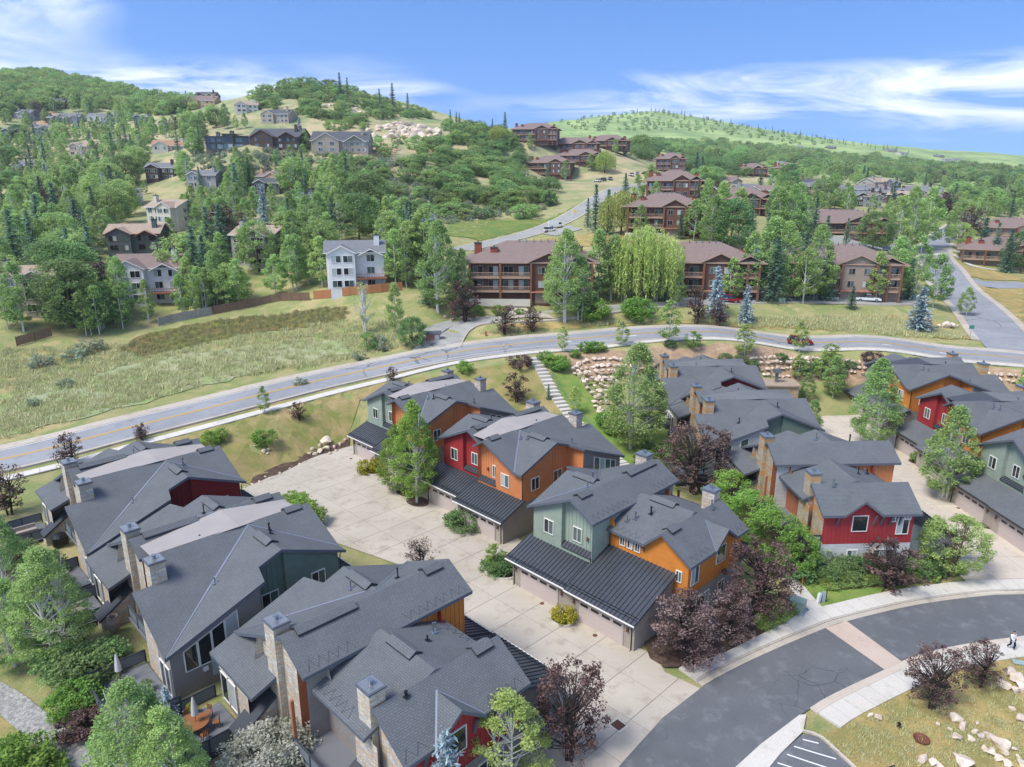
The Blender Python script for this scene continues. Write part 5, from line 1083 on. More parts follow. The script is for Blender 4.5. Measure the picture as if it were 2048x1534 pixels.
NEAR=[('nearbright',832,1005,802,'bright green aspen clump in the planting ring before the red townhouse',1.0),('nearbright',795,985,850,'lower green aspen behind the planting ring aspen',1.15),
('nearaspen',118,1330,1085,'white-trunked aspen clump on the mulch bank behind the stone fins',1.15),('nearaspen',15,1240,1010,'leafy aspen at the bank beside the far rear deck',1.1),('nearaspen',40,1330,1150,'low leaning aspen on the mulch bank',1.3),('nearaspen',290,1620,1335,'spreading aspen below the rear decks',1.2),('nearaspen',350,1640,1390,'small-leaved aspen beside the dining deck',1.1),
('nearlime',1010,1590,1362,'pale lime aspen before the red end wall',1.4),('purple1',1140,1520,1318,'tall purple-leaf tree at the driveway mouth',.85),('purple0',1368,1322,1190,'wide blossoming purple tree over the hydrant bed',1.3),('purple0',1460,1285,1175,'second blossoming purple tree beside the orange wall',.95),('purple1',1510,1240,1082,'tall dark purple tree behind the orange end unit',1.05),
('purple1',1390,985,858,'large dark purple tree behind the green gabled roof',1.35),('bright',1455,1030,945,'bright green tree between the orange and red townhouses',1.1),('bright',1545,1130,1025,'bright green tree by the red end wall balcony',1.15),('bright',1500,1080,985,'leafy green tree beneath the stone chimney wall',1.1),('bright',1590,1150,1060,'rounded green tree against the pale siding',.9),
('locust',1900,1150,1032,'lime green honey locust by the street lamp',1.1),('bigaspen0',1268,900,695,'tall full aspen beside the boulder wall',1.15),('bigaspen1',1742,895,722,'tall aspen in the lane before the orange townhouse',1.0),('bigaspen0',1888,1000,815,'aspen in the round bed by the lane garage',1.05),('purple1',1862,1418,1290,'purple-leaf tree on the dry lawn by the sidewalk',.95),('purple1',1957,1375,1282,'smaller purple-leaf tree on the dry lawn',.95),
('purplesp',843,1150,1080,'wispy purple sapling in front of the dark roofs',1.1),('purple1',598,1235,1098,'arching purple tree between the gray wall and roof',.75),('purple2',1775,1175,1085,'weeping purple tree in the garden by the red wall',1.6),('nearblue',338,1440,1365,'small blue spruce at the corner of the gray end wall',1.2),('nearblue',395,1560,1480,'small blue spruce below the dining deck',1.3),
('youngdark',990,1145,1088,'young green tree in the planting island by the garage',1.1),('purple2',1033,805,750,'round purple tree on the lawn by the stairs',1.15),('spruce0',1097,800,768,'small dark spruce beside the stairs',.9),('young',1150,830,775,'thin young tree on the lawn beside the boulder wall',1.1),
('young',530,828,774,'young green tree on the lawn by the sidewalk',1.1),('purple2',598,842,806,'tiny purple tree on the sloping lawn',1.1),('purple2',143,930,868,'purple tree beside the far stone chimney',1.0),('purple2',20,1030,935,'purple tree at the lawn edge left of the decks',1.0),('purple2',283,880,848,'purple tree peeking over the far roof',1.0),('purple2',285,885,855,'purple sapling behind the roof ridge',.9),('purple2',785,765,735,'small purple tree behind the green townhouse roof',1.0),
('aspen1',1622,870,800,'aspen beside the lane planting',1.1),('aspen2',1612,800,748,'aspen at the lane end by the stone shed',1.2),('aspen0',1665,795,715,'slim aspen in the lane-end mulch bed',1.3),('young',1640,760,705,'young aspen before the low boulder wall',1.3),('young',1595,760,710,'young leafy tree beside the stone shed',1.4),('aspen0',2042,800,735,'aspen on the bank behind the orange townhouse',1.),
('purple2',1010,668,614,'round purple tree by the lot entrance verge',1.1),('purple2',1065,664,618,'round purple tree next to the verge aspen',1.1),('purple2',928,645,568,'weeping dark purple tree left of the condominium',1.1),('purple2',1392,648,578,'upright purple tree on the dry verge',.8),('purple2',1436,652,606,'low purple tree under the blue spruce',1.1),
('blue0',1430,635,538,'tall blue spruce on the dry verge',1.0),('blue0',1490,648,574,'smaller blue spruce beside the red car',1.1),('blue0',1836,662,578,'full blue spruce on the corner verge',1.5),('spruce0',1702,618,573,'bushy pine before the white pickup',1.3),('aspen3',1930,632,578,'roadside aspen at the junction',1.1),
('bare',730,668,568,'bare white-stemmed birch in the meadow',1.2),('aspen0',792,668,572,'slim aspen in the meadow by the bare birch',.9),('broad1',826,695,638,'spreading dark tree beside the sign kiosk',1.1),('oak0',737,700,668,'dark shrub at the meadow edge by the road',.8),
('bigaspen1',1130,642,472,'large spreading aspen in front of the condominium',1.0),('aspen1',1160,640,520,'white-stemmed aspen before the condominium windows',1.0),('aspen0',1195,605,470,'tall narrow aspen right of the condominium',1.0),('aspen3',1225,600,480,'dense aspen between the condominiums',1.1),('willow',1290,605,462,'huge yellow-green weeping willow',1.0),('willow',1240,470,388,'weeping willow on the terrace edge',1.0),('willow',1210,345,305,'weeping willow by the spur condominiums',1.0),('willow',995,290,255,'pale willow above the spur road',1.0),
('young',1125,705,655,'small aspen on the near road verge',1.1),('young',1243,692,645,'small round aspen by the road',1.5),('young',1337,690,606,'airy young aspen at the kerb',1.3),('youngdark',1385,700,665,'round young tree on the planted bank',1.6),('young',1488,715,652,'lime young aspen by the retaining wall',1.5),('young',1598,705,645,'young aspen in front of the red sport utility car',1.2),('youngdark',1660,728,690,'small tree on the bank above the wall',1.5),
('bigaspen0',880,625,455,'broad leafy tree left of the condominium',1.0),('spruce1',855,610,520,'dark conifer beside the broad leafy tree',1.3),('bigaspen1',925,612,505,'leafy tree against the condominium end wall',.8),('aspen2',850,560,430,'tall green tree behind the orange fence',1.3)]
for k,px,py,tp,lab,wd in NEAR: pt(k,px,py,tp,lab,'tree',None,wd)
KN=dict(aspen='slender green aspen',bigaspen='large airy leafy tree',broad0='round-crowned light green tree',broad1='round-crowned dark green tree',spruce='dark green spruce',blue='blue spruce',purple='purple-leaf tree',bare='white-stemmed bare birch',young='thin young aspen',nearlime='thin young aspen')
plant('nearblue',-3.75,33.0,0,8.8,'tall blue spruce whose tip rises before the red end wall','tree',None,.95)
# condominium grove: named only by what they stand beside
for px,py,tp,k in [(1535,598,448,'aspen0'),(1562,600,455,'bigaspen1'),(1545,606,480,'spruce0'),(1600,598,470,'spruce1'),(1628,600,462,'bigaspen0'),(1650,602,500,'spruce0'),(1790,590,480,'aspen1'),(1832,578,480,'aspen2'),(1868,615,515,'aspen3'),(1880,600,530,'spruce1'),(1815,600,520,'spruce0'),(1330,600,530,'spruce0'),(1505,600,500,'blue0'),(1520,560,470,'aspen1'),(1580,560,470,'aspen2'),(1110,620,525,'aspen2'),(1355,614,545,'aspen0'),(1462,603,520,'aspen1'),(1606,607,505,'aspen3'),(1750,604,510,'aspen0')]: kn=next(v for q,v in KN.items() if k.startswith(q)); pt(k,px,py,tp,kn+' in the grove between the two larger condominiums','tree','condominium grove trees, '+kn,1.05)
for px,py,tp,k in [(1190,465,375,'spruce1'),(1215,470,385,'spruce0'),(1175,455,400,'spruce1'),(1250,400,350,'spruce0'),(1275,410,355,'aspen1'),(1410,480,370,'aspen2'),(1440,485,375,'aspen0'),(1425,500,400,'bigaspen0'),(1475,480,385,'aspen3'),(1500,490,395,'spruce1'),(1460,500,410,'broad1'),(1555,485,385,'aspen0'),(1580,490,380,'bigaspen1'),(1600,490,410,'spruce0'),(1625,490,400,'spruce1'),(1650,500,435,'spruce0'),(1690,500,440,'spruce1'),(1745,500,430,'broad1'),(1790,505,400,'aspen1'),(1815,500,385,'bigaspen0'),(1850,500,385,'aspen2'),(1300,395,335,'aspen3'),(1390,380,310,'spruce0'),(1400,390,318,'spruce1'),(1365,405,350,'aspen0'),(1530,520,430,'spruce1'),(1545,400,345,'aspen1'),(1520,380,340,'spruce0'),(1420,440,380,'spruce1'),(1385,460,400,'aspen3'),(1730,470,420,'spruce0'),(1770,480,415,'bigaspen1'),(1900,480,430,'aspen2'),(1925,460,405,'broad0'),(1960,520,440,'spruce0'),(1985,530,450,'spruce1'),(2010,545,470,'spruce0'),(2040,545,470,'broad1'),(1940,470,420,'purple2'),(1915,500,450,'locust'),(1980,430,380,'broad0'),(2020,440,385,'spruce1'),(1650,345,318,'aspen1'),(1690,420,370,'aspen3'),(1890,440,390,'purple2'),(1310,604,505,'aspen1'),(1500,600,475,'aspen2'),(1792,600,505,'aspen0'),(1245,604,500,'aspen1'),(1095,364,330,'spruce0'),(1130,362,325,'aspen1'),(1140,346,316,'spruce1'),(1180,342,310,'aspen2'),(1060,300,270,'aspen0'),(1110,300,268,'spruce0'),(1230,310,280,'aspen1'),(1250,312,276,'spruce1'),(1280,480,415,'aspen0'),(1385,480,408,'aspen3'),(1360,478,425,'spruce0'),(1310,415,368,'aspen1'),(1395,412,362,'spruce1'),(1050,362,332,'aspen3'),(1200,330,300,'spruce0')]:
    kn=next((v for q,v in KN.items() if k.startswith(q)),'honey locust'); pt(k,px,py,tp,kn+' on the terraces around the upper condominiums','tree','terrace trees, '+kn,1.05)
# skyline conifers
for px,py,tp in [(681,196,150),(696,200,160),(760,222,182),(786,222,172),(816,228,190),(901,252,222),(913,252,226),(919,253,228),(1010,268,228),(374,212,184),(340,210,190),(985,268,240)]: pt('spruce1',px,py,tp,'lone tall conifer standing on the skyline ridge','tree','skyline conifers',1.1)
# rows of shrubs and beds
for k,lst,lab,grp in [('shrub',[(1170,705,686),(1185,704,684),(1200,703,686),(1150,715,700),(1090,725,705),(1105,735,712),(1118,742,718),(1120,735,712)],'bright green juniper mound at the top of the stairs','juniper mounds by the stairs'),
 ('shrub',[(1188,640,602),(1275,640,598),(1000,632,612),(1040,630,618),(955,630,612),(1185,632,610),(1270,630,605),(1465,598,585),(1480,600,588)],'clipped green shrub along the condominium lot','condominium lot shrubs'),
 ('darkshrub',[(1340,695,682),(1450,722,708),(1560,722,708),(1610,745,725),(1500,740,722),(1640,738,722),(1700,735,722),(1480,725,712),(1680,750,735)],'small dark shrub on the road bank','road bank shrubs'),
 ('darkshrub',[(1290,930,905),(1320,915,890),(1300,905,885),(1345,925,900),(1310,945,922)],'low juniper beside the rear deck rail','junipers by the rear deck'),
 ('darkshrub',[(930,1058,1022),(905,1050,1030),(1010,1142,1110),(985,1148,1120),(1005,1150,1125)],'planting island shrub beside the garages','planting island shrubs'),
 ('flower',[(745,945,918),(735,948,922),(757,947,922),(1128,1245,1212),(1120,1243,1220)],'yellow flowering plant in a court planter','court planter flowers'),
 ('darkshrub',[(1660,1150,1120),(1690,1145,1110),(1720,1140,1105),(1650,1165,1135),(1700,1165,1140),(1830,1150,1120),(1860,1150,1125),(1800,1160,1140),(1650,1120,1085),(1620,1140,1095),(1590,1150,1105)],'dark green shrub in the garden bed by the red wall','garden bed shrubs'),
 ('shrub',[(530,890,860)],'rounded green shrub beside the cream boulders on the lawn',None),('shrub',[(1835,925,905),(1842,928,910)],'low green shrub in the lane mulch island','lane island shrubs'),('shrub',[(160,1420,1365),(130,1430,1385)],'bright green shrub on the mulch bank by the gravel swale','swale bank shrubs'),('shrub',[(600,1030,990),(615,1050,1005),(585,1010,985)],'bright green shrub showing past the roof at the court edge','court edge shrubs'),('shrub',[(930,745,724)],'green shrub above the green townhouse roof near the sidewalk',None),('shrub',[(440,880,858),(420,890,865)],'green shrub on the lawn behind the far roof','far lawn shrubs'),('shrub',[(1215,855,825),(1230,870,840)],'green shrub at the foot of the boulder wall','boulder wall shrubs'),
 ('redshrub',[(165,1470,1430),(190,1460,1425),(1040,735,712),(1745,725,705)],'dark red barberry mound','barberry mounds'),('darkshrub',[(150,1350,1290),(180,1360,1300),(120,1350,1300),(210,1340,1290),(90,1150,1110),(40,1130,1090)],'feathery dark juniper on the mulch bank','bank junipers'),
 ('shrub',[(40,1560,1480),(10,1550,1490),(80,1570,1500)],'yellow-green shrub at the swale corner','swale corner shrubs'),('silver',[(560,1545,1450),(520,1570,1480)],'silvery flowering shrub beside the dining deck','silvery shrubs'),('sage',[(80,735,712),(145,722,700),(180,705,680),(70,812,798),(130,775,758),(600,770,756),(770,700,685),(755,690,672),(720,720,705)],'gray-green bush in the meadow','meadow bushes')]:
    for a in lst: pt(k,a[0],a[1],a[2],lab,'shrub',grp,1.1)
# ---- scattered woods and scrub
avoid=[(ROAD,9),(BR,7),(HR,7),(LOT,6)]
def free(x,y):
    for C,d in avoid:
        if np.min((C[:,0]-x)**2+(C[:,1]-y)**2)<d*d: return False
    return True
def scatter(poly,n,kinds,hr,label,cat,group,wide=1.0,minpx=0,seed=1,strict=True,store=None,prob=1):
    rs=random.Random(seed); xs=[p[0] for p in poly]; ys=[p[1] for p in poly]; made=0; tries=0; pts=[]
    while made<n and tries<n*30:
        tries+=1; px,py=rs.uniform(min(xs),max(xs)),rs.uniform(min(ys),max(ys))
        if not inside([(px,py)],poly)[0]: continue
        if any((px-a)**2+((py-b)*1.8)**2<minpx**2 for a,b in pts): continue
        g=fh(px,py)
        if g is None or not free(g[0],g[1]): continue
        k,wt=rs.choices(kinds,[q[1] for q in kinds])[0]; h=rs.uniform(*hr)*(1.25 if k.startswith('spruce') else 1); hp=h*FPX/g[3]; wp=hp*.3
        bad=False
        for x0,x1,y0,y1,kp in RECTS:
            if px+wp>x0 and px-wp<x1 and py>y1-3 and py-hp<y1-(y1-y0)*.2 and py<y1+hp and rs.random()<kp: bad=True;break
            if x0-2<px<x1+2 and y0<py<=y1: bad=True;break
        if bad: continue
        pts.append((px,py)); made+=1
        if store is not None: store.append((g[0],g[1],g[2],h)); continue
        kn=next((v for q,v in KN.items() if k.startswith(q)),'tree'); plant(k,g[0],g[1],g[2],h,kn+' '+label.split(' ',1)[1] if cat=='tree' else label,cat,group+', '+kn if cat=='tree' else group,wide*rs.uniform(.85,1.2))
AS=[('aspen0',3),('aspen1',3),('aspen2',3),('aspen3',3),('bigaspen0',2),('bigaspen1',2),('broad0',2),('broad1',2),('spruce0',1.6),('spruce1',1.6),('blue0',.8),('purple2',.5),('bare',.3)]
scatter([(0,470),(120,440),(260,470),(420,470),(640,470),(830,470),(880,560),(800,578),(640,590),(560,600),(420,620),(320,640),(200,660),(110,668),(0,670)],150,AS,(9,14),'tree in the wood among the houses below the hill','tree','lower wood trees',1.05,15,3)
scatter([(0,330),(200,300),(420,310),(620,330),(740,390),(760,470),(420,470),(260,470),(120,440),(0,470)],160,AS,(9,15),'tree in the wood climbing the left hillside','tree','middle wood trees',1.05,12,4)
scatter([(0,235),(160,215),(300,235),(420,240),(560,265),(640,300),(620,330),(420,310),(200,300),(0,330)],85,AS,(8,14),'tree among the upper hillside houses','tree','upper wood trees',1.1,11,5)
scatter([(190,640),(330,600),(420,600),(420,625),(330,650),(220,668),(170,672)],26,[('aspen0',3),('aspen1',3),('nearlime',0.01),('young',2)],(7,10),'tree in the thicket before the white house','tree','thicket aspens',.9,8,6)
scatter([(1380,372),(1700,350),(2048,350),(2048,440),(1900,445),(1880,410),(1700,420),(1560,440),(1400,430)],95,[('aspen0',3),('aspen2',3),('broad0',3),('broad1',3),('spruce0',2),('spruce1',1),('purple2',.5)],(8,13),'tree among the houses of the valley neighbourhood','tree','valley trees',1.25,14,7)
scatter([(1540,420),(1860,415),(1850,470),(1700,470),(1560,480)],34,AS,(9,13),'tree behind the low parking-lot condominium','tree','parking terrace trees',1.1,18,8)
scatter([(640,330),(900,330),(1010,420),(1120,410),(1060,440),(900,440),(760,470),(700,440)],95,[('oak0',3),('oak1',3),('oak2',3),('spruce0',.4)],(3.,5.5),'rounded scrub oak on the grassy hillside','shrub','hillside scrub oaks',1.3,11,9)
def stuff(name,label,src,pts,jit=.35):
    me=bpy.data.meshes.new(name); me.from_pydata([p[:3] for p in pts],[],[]); a=me.attributes.new('sc','FLOAT','POINT'); a.data.foreach_set('value',[p[3] for p in pts]); o=tag(obj(name,me),label,kind='stuff')
    g=bpy.data.node_groups.new(name,'GeometryNodeTree'); g.interface.new_socket('Geometry',in_out='INPUT',socket_type='NodeSocketGeometry'); g.interface.new_socket('Geometry',in_out='OUTPUT',socket_type='NodeSocketGeometry')
    gi=g.nodes.new('NodeGroupInput'); go=g.nodes.new('NodeGroupOutput'); ip=g.nodes.new('GeometryNodeInstanceOnPoints'); oi=g.nodes.new('GeometryNodeObjectInfo'); oi.inputs[0].default_value=src; oi.inputs['As Instance'].default_value=True
    na=g.nodes.new('GeometryNodeInputNamedAttribute'); na.data_type='FLOAT'; na.inputs[0].default_value='sc'; rv=g.nodes.new('FunctionNodeRandomValue'); rv.data_type='FLOAT_VECTOR'; rv.inputs[0].default_value=(0,0,0); rv.inputs[1].default_value=(.1,.1,6.28)
    L=g.links.new; L(gi.outputs[0],ip.inputs['Points']); L(oi.outputs['Geometry'],ip.inputs['Instance']); L(na.outputs[0],ip.inputs['Scale']); L(rv.outputs[0],ip.inputs['Rotation']); L(ip.outputs[0],go.inputs[0])
    m=o.modifiers.new('scatter','NODES'); m.node_group=g; return o
def crown_of(key):
    for o in COL.objects:
        if o.type=='MESH' and o.data==PROTO[key][1]: return o
def mass(name,label,key,polys,n,hr,seed,minpx=0):
    pts=[]
    for i,(poly,k) in enumerate(polys): scatter(poly,int(n*k),[(key,1)],hr,'','','',store=pts,seed=seed+i,minpx=minpx)
    H=PROTO[key][3]; stuff(name,label,crown_of(key),[(x,y,z-.1,h/H) for x,y,z,h in pts])
for r_ in [(735,885,238,280),(640,672,205,222),(560,600,200,212),(700,730,214,230),(780,830,300,318),(900,940,290,302),(850,880,330,345),(940,985,355,372),(600,640,240,252),(660,700,262,275),(880,905,262,272),(1000,1030,300,318)]: RECTS.append(r_+(1,))
hillA=[(500,195),(560,165),(620,158),(700,185),(800,215),(900,250),(1020,275),(1040,330),(1020,400),(930,330),(840,290),(700,250),(600,230),(520,225)]
mass('hillside_scrub','dense green scrub oak covering the round hill','oak0',[(hillA,1),([(640,250),(760,260),(900,300),(1010,330),(1060,400),(1110,410),(1000,420),(900,400),(780,320),(640,290)],.35)],450,(3.0,6.),21,7)
mass('hillside_scrub','dark scrub oak patches on the round hill','oak1',[(hillA,1),([(880,300),(1040,300),(1060,350),(1110,380),(1100,410),(1000,400),(900,340)],.35)],140,(3.5,6.5),31,9)
hillB=[(0,155),(60,152),(110,155),(200,175),(300,200),(400,218),(330,232),(160,212),(0,235)]
mass('hillside_scrub','scrub oak woodland on the left ridge','oak2',[(hillB,1)],520,(6,11),41,5)
mass('hillside_scrub','dark scrub on the spur behind the condominiums','oak1',[([(1200,275),(1300,285),(1400,310),(1480,335),(1560,345),(1500,360),(1380,345),(1250,310)],1)],130,(4,7),51,5)
mass('meadow_sage','gray sagebrush dotted over the grassy hillside','sage',[([(380,300),(560,290),(760,300),(900,380),(1100,420),(900,450),(760,460),(600,440),(420,400)],1)],900,(1.0,2.2),61,3)
mass('far_conifers','line of small conifers along the far ridge','spruce1',[([(1100,236),(1180,226),(1300,216),(1420,236),(1540,256),(1700,286),(1860,312),(1700,294),(1540,266),(1420,246),(1300,226),(1180,236)],1)],75,(6,11),71,7)
mass('far_scrub','scrub woodland on the far hills','oak2',[([(1230,288),(1420,288),(1620,308),(1900,335),(2048,345),(2048,372),(1800,357),(1560,342),(1400,312),(1250,298)],1)],620,(6,13),81,3)
mass('far_scrub','low scrub dotting the sunny far ridge','oak0',[([(1040,245),(1160,232),(1300,220),(1420,238),(1550,260),(1700,288),(1600,290),(1400,262),(1180,262)],1)],130,(4,8),85,8)
# meadow grass tufts
def tuft(key,seed,n,h,m):
    rng=np.random.default_rng(seed); C=rng.normal(size=(n,3))*[.4,.4,0]; V=[]
    for c in C:
        a=rng.uniform(0,6.28); d=np.array([math.cos(a),math.sin(a),0])*.035; b=np.array([rng.normal()*.15,rng.normal()*.15,h*rng.uniform(.5,1)]); V.append([c-d,c+d,c+b+d*.3,c+b-d*.3])
    PROTO[key]=('grass_tuft',quads('blades',np.array(V),m),None,1)

tuft('tuft',90,46,.55,'grass_blade')
x,y,z,_=fh(845,690); tf=tag(obj('grass_tuft',PROTO['tuft'][1]),'tall dry grass tuft beside the sign kiosk',kind='stuff'); tf.location=(x,y,z)
gp=[]
for poly,n in (([(0,700),(250,690),(600,640),(830,645),(820,690),(700,720),(450,760),(200,825),(0,880)],3000),([(960,668),(1100,648),(1400,640),(1760,630),(1950,676),(1850,676),(1580,655),(1200,650)],2200),([(1640,1480),(1820,1385),(2048,1315),(2048,1534),(1720,1534)],700),([(640,330),(900,340),(1100,420),(900,470),(760,460)],1500)):
    rs=random.Random(n); xs=[p[0] for p in poly]; ys=[p[1] for p in poly]; k=0
    while k<n:
        a,b=rs.uniform(min(xs),max(xs)),rs.uniform(min(ys),max(ys))
        if not inside([(a,b)],poly)[0]: k+=.3; continue
        g=fh(a,b); k+=1
        if g and free(g[0],g[1]): gp.append((g[0],g[1],g[2]-.05,rs.uniform(.5,1.5)*(1 if b<1000 else .45)))
leafmat('reed_blade','aaa272','98a068',.35,.1,.2); tuft('reed',92,50,.75,'reed_blade'); x,y,z,_=fh(560,640); rf=tag(obj('reed_clump',PROTO['reed'][1]),'clump of brown reeds in the marshy hollow',kind='stuff'); rf.location=(x,y,z); rp=[]; rs=random.Random(4); rpoly=[(232,702),(300,668),(430,643),(600,622),(695,612),(695,636),(600,655),(480,672),(380,696),(285,716)]
while len(rp)<480:
    a,b=rs.uniform(232,695),rs.uniform(612,716)
    if inside([(a,b)],rpoly)[0]: g=fh(a,b); rp.append((g[0],g[1],g[2]-.05,rs.uniform(.5,1.2)))
stuff('reed_bed','brown reeds filling the marshy hollow of the meadow',rf,rp); gp=[q for q in gp if not inside([q[:2]],[fh(*p)[:2] for p in rpoly])[0]]
stuff('meadow_grass','tall dry meadow grass on the verges and the field',tf,gp)
decid('cover','ground_cover_plant',91,.6,.7,.02,'round',18,30,.28,.13,'leaf_lime','bark',.01,1,2)
cx,cy,cz,_=fh(1535,1262); cv=plant('cover',cx,cy,.16,.6,'lime green ground cover clump at the bed edge by the cabinet','plant')
gc=[]; rs=random.Random(3)
for poly,n in (([(1612,1150),(1660,1180),(1760,1170),(1870,1160),(1922,1147),(1895,1122),(1640,1110)],420),([(1520,1262),(1575,1235),(1600,1222),(1575,1205),(1530,1225)],110),([(1190,1500),(1230,1440),(1160,1430)],0)):
    xs=[p[0] for p in poly]; ys=[p[1] for p in poly]; k=0
    while k<n:
        a,b=rs.uniform(min(xs),max(xs)),rs.uniform(min(ys),max(ys))
        if inside([(a,b)],poly)[0]: g=fh(a,b); gc.append((g[0],g[1],g[2]+.02,rs.uniform(.6,1.3))); k+=1
stuff('ground_cover','lime green ground cover carpeting the garden beds',[o for o in cv.children if o.name.startswith('crown')][0],gc)

mass('valley_woods','woodland filling the valley floor between the far houses','broad0',[([(1400,385),(1700,360),(2048,356),(2048,430),(1900,440),(1880,405),(1700,415),(1560,430)],1)],60,(6,10),91,10)
mass('upper_woods','small trees massed between the upper hillside houses','aspen2',[([(0,240),(160,220),(300,240),(420,245),(560,270),(640,300),(620,330),(420,310),(200,300),(0,330)],1),([(0,340),(420,320),(700,340),(740,450),(420,470),(0,470)],1)],70,(6,11),95,9)
# rock outcrop on the shoulder of the round hill
g=fh(805,268); t=thing('rock_outcrop','pale tan rock outcrop cut into the shoulder of the round hill','rock outcrop',g[:3])
rs=random.Random(8)
for i in range(70):
    a,b=rs.uniform(735,882),rs.uniform(246,276)
    if b<246+abs(a-815)*.18: continue
    q=fh(a,b); s_=rs.uniform(3.5,8); o=rock(q[0]-g[0],q[1]-g[1],q[2]-g[2]+s_*.05,s_,t)
for a,b,s_ in [(650,215,5),(668,222,6),(705,222,6),(712,218,5),(690,228,4),(660,212,4),(720,226,5),(985,338,4),(1000,345,4),(1010,335,3),(915,330,3),(1050,420,2.5),(1060,415,2),(1100,355,3)]:
    q=fh(a,b); tag(rock(q[0],q[1],q[2],s_,name='rock'),'gray rock showing through the hillside scrub','rock','hillside rocks')
for p in ([(30,225),(90,218),(130,232),(180,248),(120,255),(60,245)],[(690,300),(760,290),(800,300),(780,315),(720,318)],[(840,285),(900,290),(890,300),(845,296)],[(200,300),(240,296),(250,312),(210,318)]): sheet('bare_earth',[fh(*q)[:2] for q in p],'dirt',.12,step=6,ragged=3)
# ------------------------------------------------------------------ small things
def at(px,py,z=None):
    if z is None:
        g=fh(px,py); return g[0],g[1],g[2]
    p=W(px,py,z); return p[0],p[1],z
mat('hydrant_red','a8323a',.45,.5); mat('utility_green','7f958b',.6,.4,var=.08); mat('plastic_white','d5d8d6',.5,.4); mat('plastic_gray','8fa0a5',.5,.4); mat('rust','6b4030',.8,.3,var=.3,scale=3); mat('orange','d0702e',.6,.3)
mat('cushion','9c948a',.9,.1,var=.1); mat('teak','8a5a38',.7,.3,var=.12,scale=4); mat('canvas','c4c2be',.9,.1); mat('turf','4f7a34',.95,.1,var=.15,scale=6); mat('ceramic','d8d6d0',.35,.5); mat('urn','8f857b',.8,.2,var=.15,scale=3)
# hydrant
x,y,z=at(1392,1326,.16); t=thing('fire_hydrant','red fire hydrant at the tip of the mulch bed','hydrant',(x,y,z))
MB().lathe([(.0,0),(.17,0),(.17,.06),(.11,.07),(.1,.5),(.15,.52),(.15,.56),(.12,.6),(.09,.7),(.03,.76),(.03,.82),(0,.82)],14).build('barrel','hydrant_red',t,smooth=True)
for a in (0,math.pi/2,math.pi): MB().tube([(math.cos(a)*.08,math.sin(a)*.08,.4),(math.cos(a)*.2,math.sin(a)*.2,.4)],.06,8).build('outlet','hydrant_red',t)
x,y,z=at(1592,1222,.1); t=thing('utility_box','gray-green electrical cabinet on a pad by the path','utility box',(x,y,z),math.radians(-40)); MB().box(-.8,.8,-.6,.6,0,.25).build('pad','plastic_gray',t); MB().box(-.7,.7,-.5,.5,.25,1.2).box(-.74,.74,-.54,.54,1.2,1.28).build('cabinet','utility_green',t); MB().box(-.1,.1,-.515,-.5,.8,.95).build('warning_label','paint_yellow',t)
x,y,z=at(1600,1190,.1); o=tag(MB().tube([(0,0,0),(.08,0,1.9)],.03,8).build('marker_pole','orange'),'thin orange marker pole by the utility cabinet','marker'); o.location=(x,y,z)
x,y,z=at(1636,1205,.1); o=tag(MB().box(-.16,.16,-.12,.12,0,.9).box(-.13,.13,-.1,.1,.9,.98).build('utility_pedestal','plastic_white'),'white utility pedestal leaning on the lawn','utility pedestal'); o.location=(x,y,z); o.rotation_euler=(0,.14,.5)
x,y,z=at(1646,1203,.1); t=thing('utility_pedestal','green-gray utility pedestal beside a black pipe','utility pedestal',(x,y,z)); MB().box(-.15,.15,-.12,.12,0,.95).box(-.12,.12,-.1,.1,.95,1.02).build('case','plastic_gray',t); MB().tube([(.25,0,0),(.25,0,1.25)],.04,8).build('pipe','black',t)
x,y,z=at(1882,1152,.1); t=thing('street_lamp','black lamp post with boxed lantern in the garden bed','street lamp',(x,y,z)); MB().lathe([(.14,0),(.14,.3),(.06,.35),(.05,3.2)],10).build('post','black',t); MB().lathe([(.05,3.2),(.16,3.3),(.2,3.7),(.05,3.85),(0,3.9)],8).build('lantern','trim_dark',t)
# planter ring and islands of the court
def island(px,py,rx,ry,label,wall=True):
    x,y,z=at(px,py,.06); t=thing('planting_island',label,'planter',(x,y,z),math.radians(-45))
    n=28; e=[(rx*math.cos(2*math.pi*i/n),ry*math.sin(2*math.pi*i/n)) for i in range(n)]; MB().prism(e,-.05,.06).build('soil','mulch',t)
    if wall:
        mb=MB()
        for i in range(n):
            a,b=e[i],e[(i+1)%n]; mb.bar((*a,.1),(*b,.1),.14,.24)
        mb.build('edging','concrete_new',t)
island(745,945,1.3,.9,'round concrete planter ring with yellow flowers in the court'); island(835,1003,1.7,1.2,'mulch ring round the aspen clump before the garages',False); island(812,985,1.5,1.,'mulch ring round the lower aspen before the garages',False); island(912,1050,1.2,.8,'mulch island with a white boulder between garage doors'); island(1000,1142,2.0,1.4,'gravelly island with young tree at the garage corner'); island(1122,1242,1.1,.8,'small bed with yellow flowers between garage doors'); island(1900,975,2.4,1.6,'mulch ring round the lane aspen',False); island(1840,925,1.5,1.1,'mulch island with low shrub in the lane',False); island(1972,1052,1.,.7,'small mulch bed at the lane garage downpipe',False)
